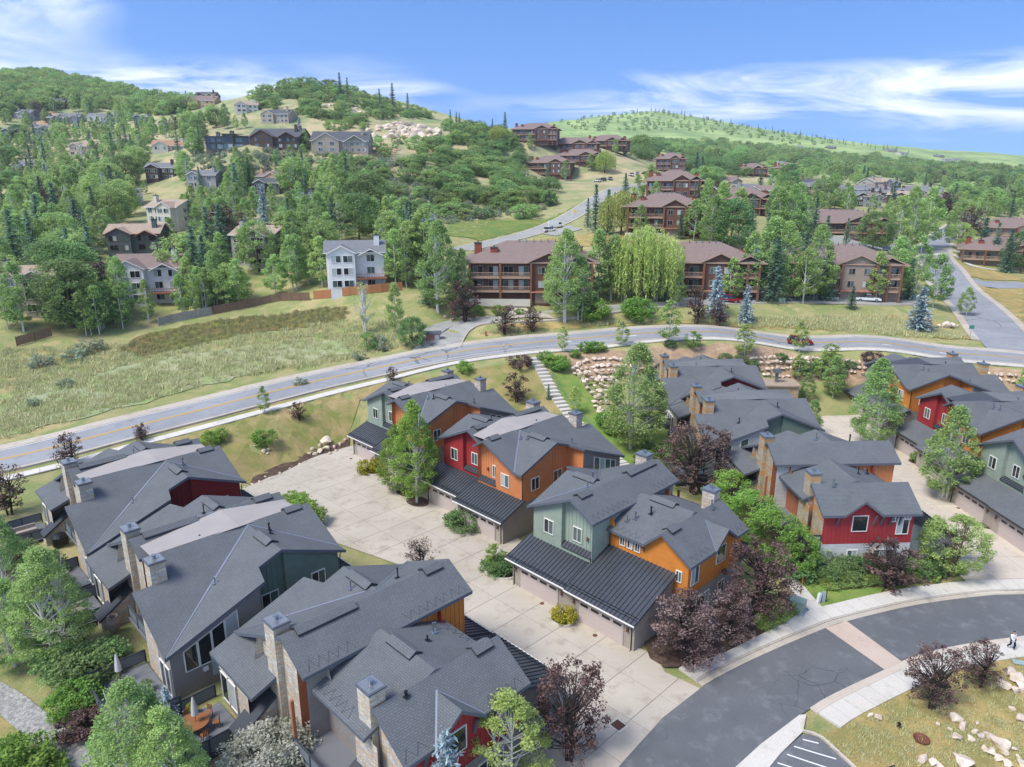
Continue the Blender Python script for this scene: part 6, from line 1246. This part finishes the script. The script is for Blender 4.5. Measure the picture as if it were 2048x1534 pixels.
# dry-lawn bits
x,y,z=at(1842,1482,.1); o=tag(MB().lathe([(0,.12),(.35,.16),(.5,.26),(.55,.25),(.45,.08),(.2,0)],18).build('fire_bowl','rust'),'rusty metal fire bowl lying on the dry lawn','fire bowl'); o.location=(x,y,z)
x,y,z=at(1797,1455,.05); o=tag(MB().lathe([(.12,0),(.12,.12),(.05,.16),(.05,.3),(.14,.32),(.1,.42),(0,.45)],12).build('garden_light','black'),'short black path light on the dry lawn','garden light'); o.location=(x,y,z)
x,y,z=at(2042,1326,.1); o=tag(MB().box(-.6,.6,-.3,.3,0,.06).build('meter_lid','plastic_gray'),'flat gray meter lid at the sidewalk edge','meter lid'); o.location=(x,y,z); o.rotation_euler=(0,0,-.3)
x,y,z=at(1752,1590,.1); t=thing('notice_sign','black framed sign board standing by the parking kerb','sign',(x,y,z),math.radians(20)); MB().box(-.06,.06,-.05,.05,0,2.1).build('post','black',t); MB().box(0,1.2,-.04,.04,1.2,2.0).build('board','trim_dark',t); MB().box(.08,1.12,-.05,-.04,1.28,1.92).build('panel','plastic_white',t)
# person
def skin(name,verts,edges,radii,m,parent,sub=2):
    me=bpy.data.meshes.new(name); me.from_pydata(verts,edges,[]); o=obj(name,me,parent); md=o.modifiers.new('skin','SKIN'); 
    for v,r in zip(me.skin_vertices[0].data if me.skin_vertices else [],radii): v.radius=(r,r)
    return o
def person(px,py):
    x,y,z=at(px,py,.14); t=thing('person','person in a white shirt and dark trousers walking on the sidewalk','person',(x,y,z),math.radians(-80))
    def limb(mb,p,r): mb.tube(p,r,9)
    def sk(name,V,E,R,m):
        me=bpy.data.meshes.new(name); b=bmesh.new(); lay=b.verts.layers.skin.new(); vs=[]
        for i,(p,r) in enumerate(zip(V,R)):
            v=b.verts.new(p); v[lay].radius=(r,r); v[lay].use_root=(i==0); vs.append(v)
        for a,c in E: b.edges.new((vs[a],vs[c]))
        b.to_mesh(me); b.free(); me.materials.append(MAT[m]); o=obj(name,me,t); o.modifiers.new('s','SKIN').use_smooth_shade=True; o.modifiers.new('d','SUBSURF').levels=2; o.modifiers['d'].render_levels=2; return o
    mat('skin_tone','b98a70',.6,.3) if 'skin_tone' not in MAT else None
    mat('white_shirt','d8d8dc',.9,.1); mat('navy_cloth','23283a',.9,.1); mat('dark_hair','2a2220',.7,.3)
    V=[(0,0,.95),(0,0,1.15),(.01,0,1.38),(.02,0,1.47),(.03,0,1.56),(.035,0,1.68),(0,.19,1.40),(-.1,.25,1.14),(.02,.28,.92),(.05,.28,.84),(0,-.19,1.40),(.1,-.25,1.15),(.26,-.24,1.0),(.33,-.23,.95),(.02,.1,.9),(.2,.1,.5),(.12,.1,.08),(.24,.1,.04),(-.02,-.1,.9),(-.04,-.1,.48),(-.32,-.1,.14),(-.22,-.1,.05)]
    E=[(0,1),(1,2),(2,3),(3,4),(4,5),(2,6),(6,7),(7,8),(8,9),(2,10),(10,11),(11,12),(12,13),(0,14),(14,15),(15,16),(16,17),(0,18),(18,19),(19,20),(20,21)]
    R=[.13,.12,.13,.055,.085,.095,.06,.045,.035,.04,.06,.045,.035,.04,.085,.06,.042,.04,.085,.06,.042,.04]
    sk('body',V,E,R,'skin_tone')
    sk('shirt',[V[0],V[1],V[2],(.015,0,1.44),V[6],V[7],V[8],V[10],V[11],V[12],(0,0,.86)],[(0,1),(1,2),(2,3),(2,4),(4,5),(5,6),(2,7),(7,8),(8,9),(0,10)],[.165,.155,.16,.08,.085,.07,.055,.085,.07,.055,.17],'white_shirt')
    sk('trousers',[(0,0,.93),V[14],V[15],V[16],V[18],V[19],V[20]],[(0,1),(1,2),(2,3),(0,4),(4,5),(5,6)],[.15,.11,.085,.06,.11,.085,.06],'navy_cloth')
    sk('hair',[(.02,0,1.72),(-.03,0,1.66)],[(0,1)],[.105,.1],'dark_hair')
person(2022,1298)
# cars
mat('car_red','7d1420',.25,.6); mat('car_white','d2d4d4',.3,.5); mat('car_dark','2a2d33',.3,.5); mat('car_silver','8d9196',.3,.6,metal=.4); mat('tyre','1a1a1b',.85,.2); mat('rim','9a9da0',.35,.5,metal=.7); mat('headlight','dfe3e6',.2,.6); mat('taillight','8a1a1a',.3,.5)
def car(label,pos,rz,m='car_red',L=4.6,Wd=1.85,kind='suv',group=None,name='parked_car'):
    t=thing(name,label,'car' if kind!='van' else 'van',pos,rz,group); h=Wd/2
    hb=dict(suv=.95,pickup=.98,van=1.15,sedan=.85)[kind]; ht=dict(suv=1.66,pickup=1.75,van=2.5,sedan=1.42)[kind]
    lo=[(-L/2,.38),(-L/2+.08,hb-.12),(-L/2+.2,hb)]+([( L*.17,hb),(L/2-.25,hb-.14),(L/2,hb-.35),(L/2,.36)] if kind!='van' else [(L*.33,hb),(L/2-.2,hb-.2),(L/2,hb-.45),(L/2,.36)]); mb=MB(); n=len(lo)
    for (y0,y1,i0) in ((-h,h,0),):
        A=[(a,-h+.0,b) for a,b in lo]; B=[(a,h,b) for a,b in lo]; A2=[(a*.985,-h*.9,b+.02) for a,b in lo]
        mb.face(A); mb.face(B[::-1])
        for i in range(n): j=(i+1)%n; mb.face([A[j],A[i],B[i],B[j]])
    mb.build('body',m,t)
    cb={'suv':[(-L*.46,hb),(-L*.40,ht-.03),(-L*.1,ht),(L*.06,ht-.04),(L*.2,hb)],'sedan':[(-L*.36,hb),(-L*.2,ht-.02),(L*.02,ht),(L*.22,hb)],'pickup':[(-L*.1,hb),(-L*.09,ht),(L*.1,ht-.02),(L*.2,hb)],'van':[(-L*.495,hb),(-L*.49,ht-.05),(-L*.3,ht),(L*.22,ht-.05),(L*.38,hb)]}[kind]
    k=.83; mb=MB(); g=MB(); n=len(cb); P=lambda a,b,s:(a,s*(h*.97 if b<=hb+.01 else h*k),b)
    for s in (-1,1): q=[P(a,b,s) for a,b in cb]; (g if kind!='van' else mb).face(q if s<0 else q[::-1])
    for i in range(n-1):
        a,b=cb[i],cb[i+1]; q=[P(*a,-1),P(*b,-1),P(*b,1),P(*a,1)]; steep=abs(b[1]-a[1])>abs(b[0]-a[0])*.5; (g if steep and not(kind=='van' and i==0) else mb).face(q[::-1] if False else q)
    mb.build('roof',m,t); g.build('windows','glass',t)
    if kind=='van':
        for s in (-1,1): MB().box(L*.12,L*.31,s*h*.955-.01,s*h*.955+.01,hb+.1,hb+.75).build('side_window','glass',t)
    pl=MB()
    for s in (-1,1):
        for f in (-.14,.05): 
            if kind=='suv': pl.bar((L*f,s*h*.96,hb),(L*f,s*h*k,ht-.06),.09,.05)
    if pl.v: pl.build('pillars',m,t)
    if kind=='pickup': MB().box(-L*.47,-L*.12,-h*.82,h*.82,hb,hb+.02).build('bed_cover','car_dark',t)
    for sx in (-L*.31,L*.31):
        for s in (-1,1):
            w=MB().tube([(sx,s*(h-.2),.35),(sx,s*(h+.01),.35)],.36,16).build('wheel','tyre',t); MB().tube([(sx,s*(h-.05),.35),(sx,s*(h+.025),.35)],.22,12).build('rim','rim',w)
    for s in (-1,1): MB().box(L/2-.06,L/2+.02,s*h*.75-.18,s*h*.75+.18,hb-.42,hb-.28).build('headlight','headlight',t); MB().box(-L/2-.02,-L/2+.1,s*h*.86-.1,s*h*.86+.1,hb-.3,hb-.05).build('taillight','taillight',t)
    return t
def park(label,px,py,head,**k):
    x,y,z=at(px,py); return car(label,(x,y,z+.09),math.radians(head),**k)
i=int(np.argmin(np.abs(ROAD[:,0]-55.6))); nn=normals(ROAD)[i]; p=ROAD[i]-nn*2.1; dd=ROAD[i+1]-ROAD[i]; car('dark red sport utility car driving on the main road',(p[0],p[1],tz(*p)+.08),math.atan2(dd[1],dd[0]),name='car')
park('bright red car parked at the lot road behind the blue spruce',1462,606,-35,m='car_red',L=4.4); park('white pickup truck parked before the taupe condominium',1735,604,-18,m='car_white',L=5.6,Wd=1.95,kind='pickup',name='pickup_truck')
park('white cargo van parked on the hill road pull-off',1112,456,15,m='car_white',L=6,Wd=2.05,kind='van',name='van'); park('white sport utility car beside the cargo van',1100,464,20,m='car_white',L=4.8,name='car')
for i,(px,py,m) in enumerate([(1545,482,'car_dark'),(1560,480,'car_dark'),(1575,484,'car_dark'),(1205,362,'car_dark'),(1220,360,'car_silver'),(1195,364,'car_white'),(1290,349,'car_dark'),(1275,350,'car_silver'),(1262,352,'car_white'),(1300,350,'car_dark')]): park('small parked car in the upper condominium parking',px,py,random.uniform(40,140),m=m,L=4.5,group='cars parked at the upper condominiums')
# signs, kiosk
def post_sign(name,label,px,py,h,w,hh,m,cat='sign',txt=None):
    x,y,z=at(px,py); t=thing(name,label,cat,(x,y,z)); MB().tube([(0,0,0),(0,0,h)],.04,8).build('post','pipe_metal',t); MB().box(-w/2,w/2,-.05,-.03,h-hh,h).build('panel',m,t)
mat('sign_green','3f7d6b',.5,.4); mat('sign_yellow','e0b52e',.5,.4)
post_sign('street_name_sign','green and white street sign at the junction verge',1938,684,3.2,1.0,.7,'sign_green'); post_sign('warning_sign','yellow warning sign beside the hill road',1150,436,3.,1.0,1.0,'sign_yellow')
for px,py,lb in ((790,690,'thin pale delineator post on the meadow side of the road'),(1008,705,'thin pale delineator post by the top of the stairs')): post_sign('road_marker',lb,px,py,1.6,.12,.3,'plastic_white')
x,y,z=at(866,681); t=thing('notice_kiosk','red stone sign kiosk with dark roof at the lot entrance','kiosk',(x,y,z),.2); MB().box(-1.4,1.4,-.5,.5,0,1.3).build('base','flagstone',t); MB().slab([(-1.7,-.9,1.35),(1.7,-.9,1.35),(1.7,.0,1.85),(-1.7,.0,1.85)],.1,0,0).slab([(1.7,.9,1.35),(-1.7,.9,1.35),(-1.7,0,1.85),(1.7,0,1.85)],.1,0,0).build('roof','roof_dark',t); MB().box(.3,1.2,-.53,-.5,.3,1.1).build('notice_board','plastic_white',t)
x,y,z=at(972,672); t=thing('fire_hydrant','small red hydrant on the verge by the lot entrance','hydrant',(x,y,z)); MB().lathe([(0,0),(.2,0),(.2,.1),(.13,.12),(.13,.7),(.17,.75),(.08,.95),(0,1.)],10).build('barrel','hydrant_red',t); MB().tube([(-.25,0,.55),(.25,0,.55)],.08,8).build('outlet','hydrant_red',t)
for px,py in ((1562,607),(1300,625)):
    x,y,z=at(px,py); t=thing('transformer_box','green transformer cabinet beside the lot road','utility box',(x,y,z),0,'lot road cabinets'); MB().box(-.7,.7,-.5,.5,.1,1.2).build('cabinet','utility_green',t); MB().box(-.8,.8,-.6,.6,0,.12).build('pad','concrete',t)
# stone shed with metal stack at the end of the lane
x,y,z=at(1552,800,1.6); t=thing('stone_shed','small stone utility shed with flat roof before the boulder wall','shed',(x,y,z),math.radians(-3))
mb=MB(); 
for a,b_ in (((-3,-2),(3,-2)),((3,-2),(3,2)),((3,2),(-3,2)),((-3,2),(-3,-2))):
    l=math.hypot(b_[0]-a[0],b_[1]-a[1]); mb.face([(*a,0),(*b_,0),(*b_,3),(*a,3)],0,[(0,0),(l,0),(l,3),(0,3)])
mb.build('wall','ashlar',t); MB().box(-3.3,3.3,-2.3,2.3,3,3.25).build('roof','roof_tan',t); MB().tube([(-.3,0,3.2),(-.3,0,5.0)],.3,10).box(-.9,.3,-.6,.6,5.0,5.5).build('exhaust_stack','pipe_metal',t)
# white posts of an open frame on the hillside
x,y,z=at(825,432); t=thing('timber_frame','small open frame of pale posts on the hillside','frame',(x,y,z))
for i in range(4):
    for j in (0,1): MB().box(-1.6+i*1.0,-1.45+i*1.0,j*2.,j*2.+.15,0,3).build('post','plastic_white',t)
MB().box(-1.7,1.7,-.05,.2,3,3.15).build('beam','plastic_white',t)
# rear decks and what stands on them
def deck(b,x0,x1,y0,y1,z,sides='lfr'):
    mb=MB(); mb.face([(x0,y0,z),(x1,y0,z),(x1,y1,z),(x0,y1,z)],0,[(y0,x0),(y0,x1),(y1,x1),(y1,x0)]); 
    for a,b_ in (((x0,y0),(x1,y0)),((x1,y0),(x1,y1)),((x1,y1),(x0,y1)),((x0,y1),(x0,y0))): mb.face([(*a,z-1),(*b_,z-1),(*b_,z),(*a,z)],1)
    o=b.add(mb,'deck',['deck_boards','fascia_dark']); pts=[]
    if 'l' in sides: pts+=[(x0,y0)]
    pts+=[(x0,y1),(x1,y1)]
    if 'r' in sides: pts+=[(x1,y0)]
    b.railing(pts,z)
    return o
deck(TL1,-3.6,3.2,18.1,22.2,2.2); deck(TL1,-17,-12.5,18.3,22,2.2); deck(TL2,-17.2,-12.5,18.3,22,2.35); deck(TL2,-3.8,3.4,18.1,22.3,2.35); deck(TN,-17.4,-12.4,18.3,23.2,1.9); deck(TN,-7.2,1.2,17.5,21,1.4); deck(TC2,-3.6,2.6,18.1,22,1.6); deck(TC3,-17,-12.5,18.3,21.5,1.2); deck(TC1,-3.6,2.6,18.1,21.5,3.)
def on(b,x,y,z):
    v=b.t((x,y,z)); return b.root.matrix_basis@v
for b in (TL1,TL2,TN,TC1,TC2,TC3): b.root.matrix_basis
def Mw(b,x,y,z):
    a=b.root.rotation_euler[2]; v=b.t((x,y,z)); l=b.root.location; return (l.x+v.x*math.cos(a)-v.y*math.sin(a),l.y+v.x*math.sin(a)+v.y*math.cos(a),l.z+v.z)
def umbrella(pos,label):
    t=thing('patio_umbrella',label,'umbrella',pos); MB().tube([(0,0,0),(0,0,2.5)],.025,8).build('pole','teak',t); MB().lathe([(.05,2.48),(.12,2.1),(.2,1.5),(.24,1.05),(.17,1.02),(.05,1.3)],12).build('canopy','canvas',t); MB().lathe([(0,.1),(.25,.08),(.28,0)],12).build('base','trim_dark',t)
c=Mw(TN,-15.0,20.6,1.92); t=thing('dining_table','round teak table on the dining deck','table',c); MB().lathe([(0,.74),(.85,.74),(.87,.71),(.8,.69),(0,.69)],24).build('table_top','teak',t)
for a in range(4): q=math.pi/4+a*math.pi/2; MB().bar((.5*math.cos(q),.5*math.sin(q),0),(.35*math.cos(q),.35*math.sin(q),.7),.06).build('leg','teak',t)
umbrella((c[0],c[1],c[2]+.3),'closed pale umbrella through the round teak table')
for a in range(6):
    q=a*math.pi/3+.3; x,y=c[0]+1.25*math.cos(q),c[1]+1.25*math.sin(q); t=thing('folding_chair','teak folding chair drawn up to the round table','chair',(x,y,c[2]),q+math.pi,'dining deck chairs'); MB().box(-.2,.22,-.22,.22,.43,.47).build('seat','teak',t)
    k=MB(); 
    for i in range(4): k.box(-.26,-.23,-.2+.11*i,-.13+.11*i,.5,.95)
    k.build('backrest','teak',t)
    for sx,sy in ((.18,.2),(.18,-.2),(-.22,.2),(-.22,-.2)): MB().bar((sx,sy,0),(sx*.9,sy,.45),.04).build('leg','teak',t)
for (b,x,y,z,lab) in ((TN,-13.0,19.1,1.905,'green turf mat beside the sliding door on the dining deck'),(TN,-16.4,22.2,1.905,'green turf mat at the outer rail of the dining deck')):
    o=tag(MB().box(-.9,.9,-.6,.6,0,.03).build('turf_mat','turf'),lab,'mat'); o.location=Mw(b,x,y,z); o.rotation_euler=(0,0,math.radians(44))
umbrella(Mw(TL2,-2.6,20.3,2.36),'closed gray umbrella on the deck by the gray end wall')
def pot(b,x,y,z,label,prof,m,plantkey=None,h=.6):
    p=Mw(b,x,y,z); o=tag(MB().lathe(prof,16).build('flower_pot' if m!='urn' else 'stone_urn',m,smooth=True),label,'pot'); o.location=p
    if plantkey: plant(plantkey,p[0],p[1],p[2]+prof[-1][1]*.9,h,'small plant growing in a '+label,'shrub',None)
pot(TL2,-.2,19.2,2.36,'white ceramic pot on the near deck',[(0,0),(.22,0),(.32,.5),(.28,.52),(.26,.45)],'ceramic','darkshrub',.5); pot(TL2,-3.5,22.0,2.36,'white deck planter beside the fern',[(0,0),(.3,0),(.36,.45),(.3,.48),(.28,.4)],'ceramic','shrub',.6); pot(TL2,-9.8,18.6,2.3,'tall ribbed stone urn between the stone fins',[(0,0),(.3,0),(.5,.4),(.55,.9),(.4,1.35),(.42,1.45),(.33,1.45),(.3,1.2)],'urn'); pot(TN,-16.9,20.2,1.92,'blue deck pot with yellow flowers',[(0,0),(.2,0),(.28,.4),(.24,.42)],'sign_green','flower',.5)
t=thing('hot_tub','hot tub with gray cover on the near deck','hot tub',Mw(TL2,1.6,20.8,2.36),math.radians(45)); MB().box(-1.05,1.05,-1.05,1.05,0,.85).build('shell','timber',t); MB().box(-1.1,-.01,-1.1,1.1,.85,1.0).box(.01,1.1,-1.1,1.1,.85,1.0).build('cover','cushion',t)
t=thing('barbecue_grill','black covered barbecue on the far deck','grill',Mw(TL1,-9.8,18.2,2.2),math.radians(45)); MB().box(-.7,.7,-.35,.35,0,.9).lathe([(.0,1.3),(.5,1.2),(.72,.9)],14).build('cover','black',t)
t=thing('patio_sofa','gray sectional sofa on the lower patio','sofa',Mw(TN,-4.2,19.6,1.42),math.radians(44)); MB().box(-1.6,1.6,-.45,.45,.0,.25).build('frame','timber',t)
for i in range(4): MB().box(-1.55+.78*i,-.82+.78*i,-.4,.4,.25,.42).build('seat_cushion','cushion',t); MB().box(-1.55+.78*i,-.82+.78*i,.25,.45,.42,.85).build('back_cushion','cushion',t)
for (b,x,y,lab) in ((TL2,-15,20.5,'outdoor lounge set on the second deck'),(TL1,-1.2,20.4,'outdoor lounge set on the third deck'),(TL1,-15,20.3,'outdoor lounge set on the far deck')):
    t=thing('lounge_set',lab,'sofa',Mw(b,x,y,2.25),math.radians(44)); MB().box(-1.1,1.1,-.4,.4,0,.25).build('frame','timber',t); MB().box(-1.05,1.05,-.38,.38,.25,.4).build('seat_cushion','cushion',t); MB().box(-1.05,1.05,.25,.42,.4,.8).build('back_cushion','cushion',t)
# meter cabinet on the gray end wall (part of that building)
mc=TL2.add(MB().box(2.03,2.3,14.3,15.2,2.9,4.3),'meter_cabinet','plastic_gray')
for i in range(4): TL2.add(MB().tube([(2.3,14.75,3.15+.26*i),(2.42,14.75,3.15+.26*i)],.1,10),'meter','plastic_white',mc)
TL2.add(MB().box(2.03,2.2,15.5,15.85,3.5,3.8),'junction_box','plastic_white')

# ------------------------------------------------------------------ air between the camera and the hills
zs=[v.co.z for v in bpy.data.objects['ground'].data.vertices]; hb=MB().box(-4400,4400,-120,4400,min(zs)-1,max(zs)+30)
hz=bpy.data.materials.new('haze'); hz.use_nodes=True; t=hz.node_tree; t.nodes.remove(t.nodes['Principled BSDF']); pv=N(t,'ShaderNodeVolumePrincipled',inp={'Color':(.82,.88,.95,1),'Density':.00012,'Anisotropy':.2}); t.links.new(pv.outputs[0],t.nodes['Material Output'].inputs['Volume']); MAT['haze']=hz
tag(hb.build('haze','haze'),'thin pale summer haze over the valley',kind='stuff')
